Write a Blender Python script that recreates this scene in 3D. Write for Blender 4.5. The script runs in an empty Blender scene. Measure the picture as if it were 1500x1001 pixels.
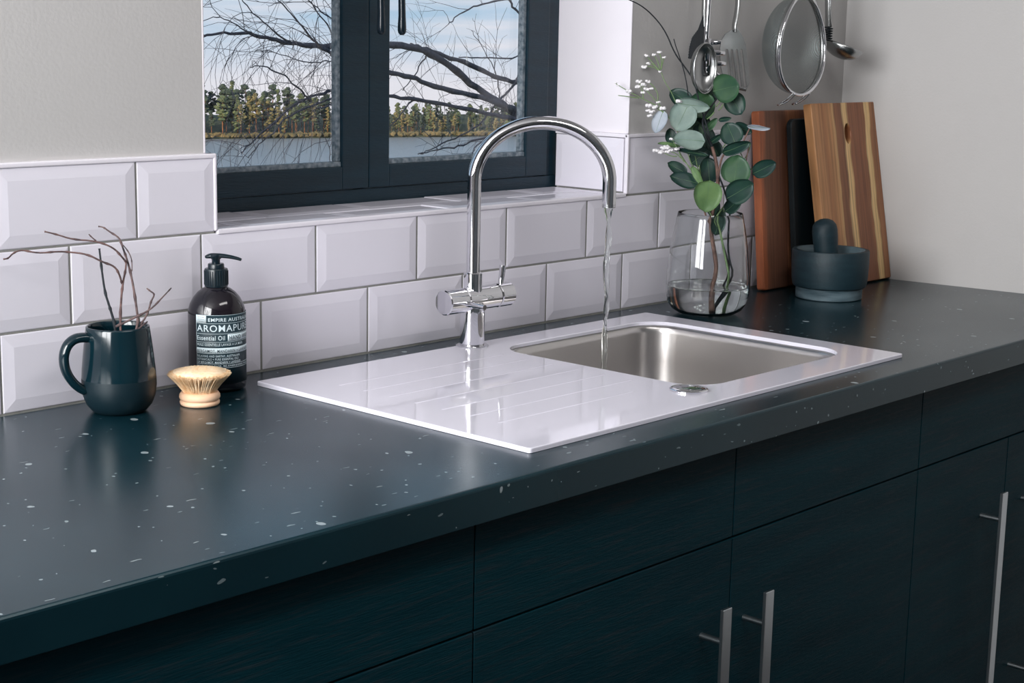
import bpy, bmesh, math, random
from mathutils import Vector, Matrix, Euler, noise

S = bpy.context.scene
COL = S.collection
random.seed(7)
PI = math.pi

# ------------------------------------------------------------------ camera
F = 2348.7
CAM = Vector((-1.0993, -1.7696, 0.4676))
ROT = Euler((1.3856, -0.0190, -0.8245), 'XYZ')
RM = ROT.to_matrix()
cd = bpy.data.cameras.new('camera')
cam = bpy.data.objects.new('camera', cd)
COL.objects.link(cam)
cam.location = CAM
cam.rotation_euler = ROT
cd.sensor_fit = 'HORIZONTAL'
cd.sensor_width = 36.0
cd.lens = F * 36.0 / 1500.0
cd.clip_start = 0.05
cd.clip_end = 6000
S.camera = cam


def srgb(r, g, b):
    def f(c):
        c /= 255.0
        return c / 12.92 if c <= 0.04045 else ((c + 0.055) / 1.055) ** 2.4
    return (f(r), f(g), f(b), 1.0)


# ------------------------------------------------------------------ sky
W = bpy.data.worlds.new('sky')
S.world = W
W.use_nodes = True
wn = W.node_tree.nodes
wl = W.node_tree.links
wn.clear()
w_out = wn.new('ShaderNodeOutputWorld')
w_bg = wn.new('ShaderNodeBackground')
w_tc = wn.new('ShaderNodeTexCoord')
w_sep = wn.new('ShaderNodeSeparateXYZ')
w_map = wn.new('ShaderNodeMapRange')
w_map.inputs['From Min'].default_value = -0.06
w_map.inputs['From Max'].default_value = 0.94
w_ramp = wn.new('ShaderNodeValToRGB')
cr = w_ramp.color_ramp
cr.elements[0].position = 0.0
cr.elements[0].color = srgb(238, 234, 241)
cr.elements[1].position = 1.0
cr.elements[1].color = srgb(120, 168, 208)
for pos, c in ((0.03, (230, 230, 239)), (0.075, (176, 204, 228)), (0.2, (158, 195, 224))):
    e = cr.elements.new(pos)
    e.color = srgb(*c)
# thin streaky cloud
w_mp = wn.new('ShaderNodeMapping')
w_mp.inputs['Scale'].default_value = (6, 6, 60)
w_ns = wn.new('ShaderNodeTexNoise')
w_ns.inputs['Scale'].default_value = 1.6
w_ns.inputs['Detail'].default_value = 5
w_cr = wn.new('ShaderNodeMapRange')
w_cr.inputs['From Min'].default_value = 0.42
w_cr.inputs['From Max'].default_value = 0.75
w_cr.inputs['To Max'].default_value = 0.75
w_mix = wn.new('ShaderNodeMixRGB')
w_mix.inputs[2].default_value = srgb(240, 236, 242)
wl.new(w_tc.outputs['Generated'], w_sep.inputs[0])
wl.new(w_sep.outputs['Z'], w_map.inputs['Value'])
wl.new(w_map.outputs[0], w_ramp.inputs[0])
wl.new(w_tc.outputs['Generated'], w_mp.inputs[0])
wl.new(w_mp.outputs[0], w_ns.inputs['Vector'])
wl.new(w_ns.outputs[0], w_cr.inputs['Value'])
wl.new(w_cr.outputs[0], w_mix.inputs[0])
wl.new(w_ramp.outputs[0], w_mix.inputs[1])
wl.new(w_mix.outputs[0], w_bg.inputs['Color'])
w_bg.inputs['Strength'].default_value = 1.0
wl.new(w_bg.outputs[0], w_out.inputs[0])

# sun from behind the house, lights the far shore
sd = bpy.data.lights.new('sun', 'SUN')
sd.energy = 5.0
sd.color = (1.0, 0.80, 0.55)
sd.angle = math.radians(1.0)
so = bpy.data.objects.new('sun', sd)
COL.objects.link(so)
so.rotation_euler = Vector((0.93, 0.25, -0.28)).to_track_quat('-Z', 'Y').to_euler()


def area(name, loc, target, sx, sy, power, color):
    d = bpy.data.lights.new(name, 'AREA')
    d.shape = 'RECTANGLE'
    d.size, d.size_y = sx, sy
    d.energy = power
    d.color = color
    o = bpy.data.objects.new(name, d)
    COL.objects.link(o)
    o.location = loc
    o.rotation_euler = (Vector(target) - Vector(loc)).to_track_quat('-Z', 'Y').to_euler()
    return o


# daylight of the large window in the left wall; the light at the ceiling is added fill
area('left_window_daylight', (-2.24, -0.76, 0.90), (0, -0.76, 0.80), 1.4, 1.25, 122, (0.985, 0.99, 1.0))
area('ceiling_fill', (0.2, -1.55, 1.56), (0.2, -1.55, 0), 1.2, 0.35, 15, (1.0, 0.97, 0.95))  # added fill from above, brightens worktop, sink and walls

S.view_settings.view_transform = 'Standard'
S.view_settings.look = 'None'
S.view_settings.gamma = 1.0
S.view_settings.use_curve_mapping = False
S.view_settings.exposure = 0.0
S.cycles.max_bounces = 14
S.cycles.transmission_bounces = 12
S.cycles.transparent_max_bounces = 24
S.cycles.caustics_refractive = True
S.cycles.caustics_reflective = False
S.cycles.sample_clamp_indirect = 6.0


# ------------------------------------------------------------------ pixel helpers (1500 x 1001 frame)
def ray(u, v):
    return RM @ Vector(((u - 750) / F, -(v - 500.5) / F, -1.0))


def on(u, v, ax, val):
    d = ray(u, v)
    return CAM + d * ((val - CAM[ax]) / d[ax])


def at(u, v, depth):
    return CAM + ray(u, v) * depth


VIEW = RM @ Vector((0, 0, -1))
RIGHT = RM @ Vector((1, 0, 0))
UPV = RM @ Vector((0, 1, 0))


# ------------------------------------------------------------------ object helpers
def tag(o, label=None, cat=None, group=None, kind=None):
    if label:
        o['label'] = label
    if cat:
        o['category'] = cat
    if group:
        o['group'] = group
    if kind:
        o['kind'] = kind
    return o


def thing(name, label, cat, loc=(0, 0, 0), rz=0.0, group=None):
    o = bpy.data.objects.new(name, None)
    COL.objects.link(o)
    o.location = loc
    o.rotation_euler = (0, 0, rz)
    o.empty_display_size = 0.02
    return tag(o, label, cat, group)


def link(name, me, m=None, parent=None, loc=None):
    o = bpy.data.objects.new(name, me)
    COL.objects.link(o)
    if m is not None and len(me.materials) == 0:
        me.materials.append(m)
    if parent is not None:
        o.parent = parent
    if loc is not None:
        o.location = loc
    return o


class MB:
    """collects geometry for ONE mesh object"""

    def __init__(self):
        self.v = []
        self.f = []

    def add(self, vs, fs):
        n = len(self.v)
        self.v += [tuple(x) for x in vs]
        self.f += [tuple(i + n for i in q) for q in fs]
        return self

    def box(self, x0, x1, y0, y1, z0, z1):
        return self.add([(x0, y0, z0), (x1, y0, z0), (x1, y1, z0), (x0, y1, z0), (x0, y0, z1), (x1, y0, z1), (x1, y1, z1), (x0, y1, z1)],
                        [(0, 3, 2, 1), (4, 5, 6, 7), (0, 1, 5, 4), (1, 2, 6, 5), (2, 3, 7, 6), (3, 0, 4, 7)])

    def lathe(self, prof, n=48, c=(0, 0, 0), close=False):
        """prof: list of (r, z) bottom to top along the outside"""
        vs, fs, rows = [], [], []
        for r, z in prof:
            if r < 1e-6:
                rows.append([len(vs)])
                vs.append((c[0], c[1], c[2] + z))
            else:
                rows.append(list(range(len(vs), len(vs) + n)))
                vs += [(c[0] + r * math.cos(2 * PI * i / n), c[1] + r * math.sin(2 * PI * i / n), c[2] + z) for i in range(n)]
        if close:
            rows.append(rows[0])
        for a, b in zip(rows, rows[1:]):
            for i in range(n):
                j = (i + 1) % n
                if len(a) == 1 and len(b) == 1:
                    continue
                if len(a) == 1:
                    fs.append((a[0], b[j], b[i]))
                elif len(b) == 1:
                    fs.append((a[i], a[j], b[0]))
                else:
                    fs.append((a[i], a[j], b[j], b[i]))
        return self.add(vs, fs)

    def tube(self, path, rad, n=8, flat=1.0, cap=True):
        pts = [Vector(p) for p in path]
        k = len(pts)
        if not hasattr(rad, '__len__'):
            rad = [rad] * k
        vs, fs = [], []
        prev = None
        for i, p in enumerate(pts):
            t = (pts[min(i + 1, k - 1)] - pts[max(i - 1, 0)])
            if t.length < 1e-9:
                t = Vector((0, 0, 1))
            t.normalize()
            if prev is None:
                ref = Vector((0, 0, 1)) if abs(t.z) < 0.9 else Vector((1, 0, 0))
                a = t.cross(ref).normalized()
            else:
                a = (prev - t * prev.dot(t))
                a = a.normalized() if a.length > 1e-6 else t.orthogonal().normalized()
            prev = a
            b = t.cross(a)
            for j in range(n):
                an = 2 * PI * j / n
                vs.append(p + (a * math.cos(an) + b * (math.sin(an) * flat)) * rad[i])
        for i in range(k - 1):
            for j in range(n):
                q = (j + 1) % n
                fs.append((i * n + j, i * n + q, (i + 1) * n + q, (i + 1) * n + j))
        if cap:
            fs.append(tuple(range(n - 1, -1, -1)))
            fs.append(tuple((k - 1) * n + j for j in range(n)))
        return self.add(vs, fs)

    def ico(self, c, r, sub=1, sc=(1, 1, 1), jitter=0.0):
        bm = bmesh.new()
        bmesh.ops.create_icosphere(bm, subdivisions=sub, radius=1.0)
        vs = []
        for v in bm.verts:
            k = r * (1 + random.uniform(-jitter, jitter))
            vs.append((c[0] + v.co.x * sc[0] * k, c[1] + v.co.y * sc[1] * k, c[2] + v.co.z * sc[2] * k))
        bm.verts.ensure_lookup_table()
        fs = [tuple(v.index for v in f.verts) for f in bm.faces]
        bm.free()
        return self.add(vs, fs)

    def mesh(self, name, smooth=False, auto=None, bevel=0.0, seg=2):
        me = bpy.data.meshes.new(name)
        me.from_pydata(self.v, [], self.f)
        me.validate()
        if bevel > 0:
            bm = bmesh.new()
            bm.from_mesh(me)
            bmesh.ops.remove_doubles(bm, verts=bm.verts, dist=1e-6)
            es = [e for e in bm.edges if len(e.link_faces) == 2 and e.calc_face_angle(0) > 0.6]
            bmesh.ops.bevel(bm, geom=es, offset=bevel, segments=seg, affect='EDGES', profile=0.6, clamp_overlap=True)
            bm.to_mesh(me)
            bm.free()
        if smooth or auto:
            me.polygons.foreach_set('use_smooth', [True] * len(me.polygons))
        if auto:
            try:
                me.set_sharp_from_angle(angle=math.radians(auto))
            except Exception:
                pass
        me.update()
        return me

    def build(self, name, m, parent=None, smooth=False, auto=None, bevel=0.0, seg=2, loc=None):
        return link(name, self.mesh(name, smooth, auto, bevel, seg), m, parent, loc)


def chaikin(pts, it=2):
    pts = [Vector(p) for p in pts]
    for _ in range(it):
        q = [pts[0]]
        for a, b in zip(pts, pts[1:]):
            q += [a * 0.75 + b * 0.25, a * 0.25 + b * 0.75]
        q.append(pts[-1])
        pts = q
    return pts


def lerp(a, b, t):
    return a + (b - a) * t


def taper(r0, r1, n):
    return [lerp(r0, r1, i / max(1, n - 1)) for i in range(n)]


# ------------------------------------------------------------------ materials
MATS = {}


def mat(name, col, rough=0.5, metal=0.0, var=0.0, vscale=8.0, stretch=(1, 1, 1), col2=None, bump=0.0, bscale=60.0, bstretch=(1, 1, 1),
        trans=0.0, ior=1.45, spec=0.5, coat=0.0, alpha=1.0, detail=4.0, aniso=0.0, rvar=0.0):
    m = bpy.data.materials.new(name)
    m.use_nodes = True
    nt = m.node_tree
    N, L = nt.nodes, nt.links
    p = N['Principled BSDF']
    p.inputs['Roughness'].default_value = rough
    p.inputs['Metallic'].default_value = metal
    p.inputs['IOR'].default_value = ior
    p.inputs['Specular IOR Level'].default_value = spec
    p.inputs['Transmission Weight'].default_value = trans
    p.inputs['Coat Weight'].default_value = coat
    p.inputs['Coat Roughness'].default_value = 0.08
    p.inputs['Alpha'].default_value = alpha
    p.inputs['Anisotropic'].default_value = aniso
    tc = N.new('ShaderNodeTexCoord')
    mp = N.new('ShaderNodeMapping')
    mp.inputs['Scale'].default_value = stretch
    L.new(tc.outputs['Object'], mp.inputs[0])
    ns = N.new('ShaderNodeTexNoise')
    ns.inputs['Scale'].default_value = vscale
    ns.inputs['Detail'].default_value = detail
    L.new(mp.outputs[0], ns.inputs['Vector'])
    mx = N.new('ShaderNodeMixRGB')
    c = srgb(*col)
    if col2 is None:
        k = 1 - var
        c2 = (c[0] * k, c[1] * k, c[2] * k, 1)
    else:
        c2 = srgb(*col2)
    mx.inputs[1].default_value = c
    mx.inputs[2].default_value = c2
    rg = N.new('ShaderNodeMapRange')
    rg.inputs['From Min'].default_value = 0.35
    rg.inputs['From Max'].default_value = 0.68
    L.new(ns.outputs[0], rg.inputs['Value'])
    L.new(rg.outputs[0], mx.inputs[0])
    L.new(mx.outputs[0], p.inputs['Base Color'])
    if rvar > 0:
        rr = N.new('ShaderNodeMapRange')
        rr.inputs['To Min'].default_value = max(0, rough - rvar)
        rr.inputs['To Max'].default_value = min(1, rough + rvar)
        L.new(ns.outputs[0], rr.inputs['Value'])
        L.new(rr.outputs[0], p.inputs['Roughness'])
    if bump > 0:
        mp2 = N.new('ShaderNodeMapping')
        mp2.inputs['Scale'].default_value = bstretch
        L.new(tc.outputs['Object'], mp2.inputs[0])
        n2 = N.new('ShaderNodeTexNoise')
        n2.inputs['Scale'].default_value = bscale
        n2.inputs['Detail'].default_value = 4
        L.new(mp2.outputs[0], n2.inputs['Vector'])
        bp = N.new('ShaderNodeBump')
        bp.inputs['Strength'].default_value = bump
        bp.inputs['Distance'].default_value = 0.002
        L.new(n2.outputs[0], bp.inputs['Height'])
        L.new(bp.outputs[0], p.inputs['Normal'])
    MATS[name] = m
    return m


M_plaster = mat('plaster', (190, 188, 187), 0.75, var=0.04, vscale=3, bump=0.12, bscale=220)
M_tile = mat('white_tile', (224, 221, 231), 0.17, var=0.03, vscale=1.2, spec=0.38)
M_white = mat('white_paint', (232, 228, 235), 0.5, var=0.02)
M_trim = mat('white_trim', (232, 228, 236), 0.25, var=0.02)
M_grout = mat('grout', (142, 142, 138), 0.9, var=0.25, vscale=30, bump=0.3, bscale=400)
M_dark = mat('dark_plaster', (104, 110, 114), 0.8, var=0.1)
M_floor = mat('floor_boards', (44, 42, 42), 0.45, var=0.3, vscale=3, stretch=(1, 12, 1))
M_frame = mat('painted_wood', (12, 42, 55), 0.38, var=0.3, vscale=5, stretch=(1, 1, 14), bump=0.35, bscale=70, bstretch=(1, 1, 8))
M_frame_h = mat('painted_wood_horizontal', (12, 42, 55), 0.38, var=0.3, vscale=5, stretch=(1, 10, 14), bump=0.45, bscale=60, bstretch=(1, 8, 10))
M_bead = mat('weathered_putty', (142, 152, 160), 0.6, col2=(74, 92, 104), vscale=120, bump=0.8, bscale=260)
M_handle_black = mat('black_handle', (16, 30, 40), 0.25, var=0.1)
M_chrome = mat('chrome', (226, 226, 230), 0.035, 1.0, var=0.02)
M_steel = mat('brushed_steel', (206, 203, 201), 0.29, 1.0, var=0.02, vscale=6, stretch=(1, 1, 4), rvar=0.02, bump=0.008, bscale=500, bstretch=(1, 1, 30))
M_steel2 = mat('polished_steel', (176, 178, 178), 0.27, 1.0, var=0.12, vscale=12)
M_barsteel = mat('satin_bar', (190, 196, 200), 0.3, 1.0, var=0.06, vscale=30, stretch=(1, 1, .1))
M_glasswhite = mat('white_glass', (226, 224, 236), 0.045, var=0.01, spec=0.6, coat=0.6)
M_sinkgroove = mat('white_glass_groove', (226, 224, 236), 0.06, var=0.01)
M_mug = mat('mug_glaze', (9, 33, 41), 0.10, var=0.12, vscale=20, spec=0.6)
M_mug_matte = mat('mug_matte', (9, 31, 39), 0.45, var=0.12, vscale=40)
M_twig = mat('twig_bark', (112, 92, 90), 0.85, col2=(46, 40, 46), vscale=90, bump=0.6, bscale=300)
M_twig_red = mat('twig_red_bark', (116, 90, 86), 0.85, col2=(54, 46, 50), vscale=80, bump=0.5, bscale=300)
M_twig_dark = mat('twig_dark_bark', (34, 40, 46), 0.8, var=0.4, vscale=90, bump=0.5, bscale=300)
M_stem_wood = mat('woody_stem', (134, 104, 92), 0.7, col2=(84, 62, 58), vscale=70, bump=0.5, bscale=260)
M_bottle = mat('dark_bottle', (26, 20, 26), 0.09, col2=(16, 24, 32), vscale=6, spec=0.6)
M_pump = mat('black_pump', (12, 28, 36), 0.3, var=0.1)
M_label = mat('label_dark', (14, 44, 54), 0.5, var=0.05)
M_print = mat('label_print', (206, 222, 228), 0.5, var=0.03)
M_beech = mat('beech_wood', (240, 202, 170), 0.55, col2=(226, 182, 146), vscale=20, stretch=(1, 1, 6))
M_bristle = mat('bristle', (252, 228, 194), 0.7, col2=(244, 210, 166), vscale=160)
M_leafD = mat('leaf_dark', (34, 66, 54), 0.45, col2=(24, 52, 50), vscale=40)
M_leafM = mat('leaf_mid', (62, 96, 64), 0.45, col2=(42, 78, 58), vscale=40)
M_leafL = mat('leaf_pale', (136, 154, 146), 0.6, col2=(112, 134, 128), vscale=40)
M_leafP = mat('leaf_silver', (176, 184, 194), 0.6, col2=(158, 168, 180), vscale=40)
M_leafY = mat('leaf_light_green', (98, 128, 80), 0.5, col2=(78, 110, 70), vscale=40)
M_vein = mat('leaf_vein', (100, 132, 96), 0.5, var=0.1)
M_green = mat('green_stem', (112, 138, 92), 0.5, var=0.2, vscale=40)
M_flower = mat('white_flower', (240, 238, 240), 0.6, var=0.04)
M_black = mat('black_board', (8, 22, 28), 0.5, var=0.2, vscale=40)
M_sky_twig = mat('birch_bark', (62, 66, 82), 0.9, col2=(40, 44, 58), vscale=30)
M_trunk = mat('pine_trunk', (164, 112, 80), 0.9, col2=(96, 72, 60), vscale=0.5)
M_rail = M_steel2


def glass_pane_mat():
    m = bpy.data.materials.new('window_glass')
    m.use_nodes = True
    N, L = m.node_tree.nodes, m.node_tree.links
    N.clear()
    o = N.new('ShaderNodeOutputMaterial')
    t = N.new('ShaderNodeBsdfTransparent')
    t.inputs[0].default_value = (0.985, 0.99, 0.99, 1)
    g = N.new('ShaderNodeBsdfGlossy')
    g.inputs['Roughness'].default_value = 0.01
    fr = N.new('ShaderNodeFresnel')
    fr.inputs[0].default_value = 1.25
    mx = N.new('ShaderNodeMixShader')
    L.new(fr.outputs[0], mx.inputs[0])
    L.new(t.outputs[0], mx.inputs[1])
    L.new(g.outputs[0], mx.inputs[2])
    L.new(mx.outputs[0], o.inputs[0])
    return m


M_pane = glass_pane_mat()
M_vase = mat('clear_glass', (252, 254, 254), 0.0, trans=1.0, ior=1.45)
M_water = mat('clear_water', (248, 252, 250), 0.0, trans=1.0, ior=1.33)


def counter_mat():
    m = mat('dark_laminate', (12, 40, 48), 0.25, col2=(8, 33, 41), vscale=5, rvar=0.05, spec=0.45)
    N, L = m.node_tree.nodes, m.node_tree.links
    p = N['Principled BSDF']
    base = p.inputs['Base Color'].links[0].from_socket
    tc = N.new('ShaderNodeTexCoord')
    # chipped pale flecks of uneven size
    wob = N.new('ShaderNodeTexNoise')
    wob.inputs['Scale'].default_value = 60
    wadd = N.new('ShaderNodeMixRGB')
    wadd.blend_type = 'ADD'
    wadd.inputs[0].default_value = 0.008
    sp_ = N.new('ShaderNodeSeparateXYZ')
    L.new(tc.outputs['Object'], sp_.inputs[0])
    ad_ = N.new('ShaderNodeMath')
    ad_.operation = 'ADD'
    L.new(sp_.outputs['Y'], ad_.inputs[0])
    L.new(sp_.outputs['Z'], ad_.inputs[1])
    cb_ = N.new('ShaderNodeCombineXYZ')
    L.new(sp_.outputs['X'], cb_.inputs[0])
    L.new(ad_.outputs[0], cb_.inputs[1])
    L.new(cb_.outputs[0], wob.inputs['Vector'])
    L.new(cb_.outputs[0], wadd.inputs[1])
    L.new(wob.outputs['Color'], wadd.inputs[2])
    prev = base
    for sc, thr, stretch, dens, colr in ((22, 0.11, (1.0, 0.8, 1), 0.50, (170, 182, 186)), (70, 0.14, (1, 1, 1), 0.25, (150, 164, 168)), (45, 0.10, (.45, 1.6, 1), 0.5, (120, 134, 138)),
                                         (20, 0.05, (0.35, 2.0, 1), 0.62, (150, 160, 162))):
        mp = N.new('ShaderNodeMapping')
        mp.inputs['Scale'].default_value = stretch
        mp.inputs['Rotation'].default_value = (0, 0, sc * 0.37)
        L.new(wadd.outputs[0], mp.inputs[0])
        vo = N.new('ShaderNodeTexVoronoi')
        vo.voronoi_dimensions = '2D'
        vo.inputs['Scale'].default_value = sc
        L.new(mp.outputs[0], vo.inputs['Vector'])
        sepc = N.new('ShaderNodeSeparateColor')
        L.new(vo.outputs['Color'], sepc.inputs[0])
        # radius differs from cell to cell; most cells have none
        rad = N.new('ShaderNodeMapRange')
        rad.inputs['From Min'].default_value = 1 - dens * 0.35
        rad.inputs['From Max'].default_value = 1.0
        rad.inputs['To Min'].default_value = 0.0
        rad.inputs['To Max'].default_value = thr
        L.new(sepc.outputs[0], rad.inputs['Value'])
        lt = N.new('ShaderNodeMath')
        lt.operation = 'LESS_THAN'
        L.new(vo.outputs['Distance'], lt.inputs[0])
        L.new(rad.outputs[0], lt.inputs[1])
        k = N.new('ShaderNodeMath')
        k.operation = 'MULTIPLY'
        k.inputs[1].default_value = 0.62
        L.new(lt.outputs[0], k.inputs[0])
        mx = N.new('ShaderNodeMixRGB')
        mx.inputs[2].default_value = srgb(*colr)
        L.new(k.outputs[0], mx.inputs[0])
        L.new(prev, mx.inputs[1])
        prev = mx.outputs[0]
    L.new(prev, p.inputs['Base Color'])
    return m


M_counter = counter_mat()
M_counter.node_tree.nodes['Principled BSDF'].inputs['Specular Tint'].default_value = (0.80, 0.96, 1.0, 1)


def cab_mat():
    m = mat('black_brown_veneer', (6, 46, 55), 0.55, col2=(3, 38, 47), vscale=3.0, stretch=(1, 1, 9), bump=0.35, bscale=26, bstretch=(2.2, 1, 26), spec=0.10)
    N, L = m.node_tree.nodes, m.node_tree.links
    p = N['Principled BSDF']
    base = p.inputs['Base Color'].links[0].from_socket
    tc = N.new('ShaderNodeTexCoord')
    mp = N.new('ShaderNodeMapping')
    mp.inputs['Scale'].default_value = (2.4, 1, 46)
    L.new(tc.outputs['Object'], mp.inputs[0])
    n = N.new('ShaderNodeTexNoise')
    n.inputs['Scale'].default_value = 5
    n.inputs['Detail'].default_value = 6
    n.inputs['Distortion'].default_value = 0.4
    L.new(mp.outputs[0], n.inputs['Vector'])
    r = N.new('ShaderNodeMapRange')
    r.inputs['From Min'].default_value = 0.5
    r.inputs['From Max'].default_value = 0.75
    r.inputs['To Max'].default_value = 0.8
    L.new(n.outputs[0], r.inputs['Value'])
    mx = N.new('ShaderNodeMixRGB')
    mx.inputs[2].default_value = srgb(40, 48, 54)
    L.new(r.outputs[0], mx.inputs[0])
    L.new(base, mx.inputs[1])
    L.new(mx.outputs[0], p.inputs['Base Color'])
    return m


M_cab = cab_mat()


def acacia_mat(name, stops, scale, seed, distort=0.06):
    """lamellae glued side by side: colour bands across x, grain along z"""
    m = bpy.data.materials.new(name)
    m.use_nodes = True
    N, L = m.node_tree.nodes, m.node_tree.links
    p = N['Principled BSDF']
    p.inputs['Roughness'].default_value = 0.5
    tc = N.new('ShaderNodeTexCoord')
    sep = N.new('ShaderNodeSeparateXYZ')
    L.new(tc.outputs['Object'], sep.inputs[0])
    nz = N.new('ShaderNodeTexNoise')
    mp = N.new('ShaderNodeMapping')
    mp.inputs['Scale'].default_value = (3, 1, 5)
    mp.inputs['Location'].default_value = (seed, seed, seed)
    L.new(tc.outputs['Object'], mp.inputs[0])
    nz.inputs['Scale'].default_value = 2.2
    nz.inputs['Detail'].default_value = 2
    L.new(mp.outputs[0], nz.inputs['Vector'])
    wob = N.new('ShaderNodeMath')
    wob.operation = 'MULTIPLY_ADD'
    wob.inputs[1].default_value = distort
    L.new(nz.outputs[0], wob.inputs[0])
    L.new(sep.outputs['X'], wob.inputs[2])
    mr = N.new('ShaderNodeMapRange')
    mr.inputs['From Min'].default_value = distort * 0.5
    mr.inputs['From Max'].default_value = scale + distort * 0.5
    L.new(wob.outputs[0], mr.inputs['Value'])
    rp = N.new('ShaderNodeValToRGB')
    rp.color_ramp.interpolation = 'LINEAR'
    els = rp.color_ramp.elements
    els[0].position = stops[0][0]
    els[0].color = srgb(*stops[0][1])
    els[1].position = stops[-1][0]
    els[1].color = srgb(*stops[-1][1])
    for pos, c in stops[1:-1]:
        e = els.new(pos)
        e.color = srgb(*c)
    L.new(mr.outputs[0], rp.inputs[0])
    g = N.new('ShaderNodeTexNoise')
    mg = N.new('ShaderNodeMapping')
    mg.inputs['Scale'].default_value = (90, 30, 2.5)
    L.new(tc.outputs['Object'], mg.inputs[0])
    L.new(mg.outputs[0], g.inputs['Vector'])
    g.inputs['Scale'].default_value = 2.4
    g.inputs['Detail'].default_value = 5
    gr = N.new('ShaderNodeMapRange')
    gr.inputs['From Min'].default_value = 0.3
    gr.inputs['From Max'].default_value = 0.7
    gr.inputs['To Min'].default_value = 0.62
    gr.inputs['To Max'].default_value = 1.12
    L.new(g.outputs[0], gr.inputs['Value'])
    mx = N.new('ShaderNodeMixRGB')
    mx.blend_type = 'MULTIPLY'
    mx.inputs[0].default_value = 1.0
    L.new(rp.outputs[0], mx.inputs[1])
    L.new(gr.outputs[0], mx.inputs[2])
    L.new(mx.outputs[0], p.inputs['Base Color'])
    return m


def stone_mat(name, c1, c2, rough):
    m = mat(name, c1, rough, col2=c2, vscale=14, stretch=(1, 1, 7), detail=8, bump=0.15, bscale=200)
    return m


M_stone = stone_mat('black_marble', (10, 34, 43), (22, 46, 54), 0.55)
M_stone_foot = stone_mat('grey_marble', (92, 110, 118), (34, 58, 68), 0.6)
M_stone_in = stone_mat('grey_marble_inside', (92, 106, 112), (58, 78, 86), 0.75)


def mesh_net_mat():
    m = bpy.data.materials.new('wire_mesh')
    m.use_nodes = True
    N, L = m.node_tree.nodes, m.node_tree.links
    p = N['Principled BSDF']
    p.inputs['Base Color'].default_value = srgb(120, 130, 130)
    p.inputs['Metallic'].default_value = 0.7
    p.inputs['Roughness'].default_value = 0.5
    tc = N.new('ShaderNodeTexCoord')
    vals = []
    for ax in ('X', 'Z'):
        sp = N.new('ShaderNodeSeparateXYZ')
        L.new(tc.outputs['Object'], sp.inputs[0])
        mu = N.new('ShaderNodeMath')
        mu.operation = 'MULTIPLY'
        mu.inputs[1].default_value = 1 / 0.0011
        L.new(sp.outputs[ax], mu.inputs[0])
        fr = N.new('ShaderNodeMath')
        fr.operation = 'FRACT'
        L.new(mu.outputs[0], fr.inputs[0])
        gt = N.new('ShaderNodeMath')
        gt.operation = 'LESS_THAN'
        gt.inputs[1].default_value = 0.27
        L.new(fr.outputs[0], gt.inputs[0])
        vals.append(gt)
    mxx = N.new('ShaderNodeMath')
    mxx.operation = 'MAXIMUM'
    L.new(vals[0].outputs[0], mxx.inputs[0])
    L.new(vals[1].outputs[0], mxx.inputs[1])
    L.new(mxx.outputs[0], p.inputs['Alpha'])
    return m


M_net = mesh_net_mat()


def lake_mat():
    m = bpy.data.materials.new('lake_water')
    m.use_nodes = True
    N, L = m.node_tree.nodes, m.node_tree.links
    p = N['Principled BSDF']
    p.inputs['Base Color'].default_value = srgb(136, 144, 154)
    p.inputs['Roughness'].default_value = 0.25
    p.inputs['IOR'].default_value = 1.33
    tc = N.new('ShaderNodeTexCoord')
    mp = N.new('ShaderNodeMapping')
    mp.inputs['Scale'].default_value = (1, 1, 1)
    L.new(tc.outputs['Object'], mp.inputs[0])
    n = N.new('ShaderNodeTexNoise')
    n.inputs['Scale'].default_value = 0.7
    n.inputs['Detail'].default_value = 6
    L.new(mp.outputs[0], n.inputs['Vector'])
    b = N.new('ShaderNodeBump')
    b.inputs['Strength'].default_value = 0.8
    b.inputs['Distance'].default_value = 0.5
    L.new(n.outputs[0], b.inputs['Height'])
    L.new(b.outputs[0], p.inputs['Normal'])
    return m


M_lake = lake_mat()
M_ground = mat('meadow', (92, 96, 62), 0.95, col2=(70, 78, 50), vscale=0.8)
M_shore = mat('shore_soil', (74, 80, 62), 0.95, col2=(52, 62, 52), vscale=0.1)
CROWN = [mat('pine_crown_dark', (76, 90, 76), 0.95, col2=(50, 66, 64), vscale=0.5),  # crown colours paled and greyed, distance haze mixed in
         mat('pine_crown_sunlit', (140, 128, 90), 0.95, col2=(98, 102, 78), vscale=0.5),  # warm sunlight on the crowns put into the foliage colour
         mat('pine_crown_green', (108, 118, 84), 0.95, col2=(70, 86, 70), vscale=0.5)]
M_bush = mat('shore_bush', (128, 114, 82), 0.95, col2=(84, 84, 64), vscale=0.25)


# ------------------------------------------------------------------ room shell (worktop top is z = 0)
ZF, ZC = -0.90, 1.62
XL, YF = -2.30, -3.96
TP, TQ, TZ1, GAP = 0.2025, 0.1025, 0.1016, 0.0026
WX0, WX1 = 0.215, 1.131            # plaster opening
TX0, TX1 = 0.229, 1.117            # opening between the reveal tiles
WZ0, WZ1 = 0.190, 1.30
PY = 0.008                         # plaster face of the back wall


def struct(name, mb, m, **k):
    o = mb.build(name, m, **k)
    o['kind'] = 'structure'
    return o


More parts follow.
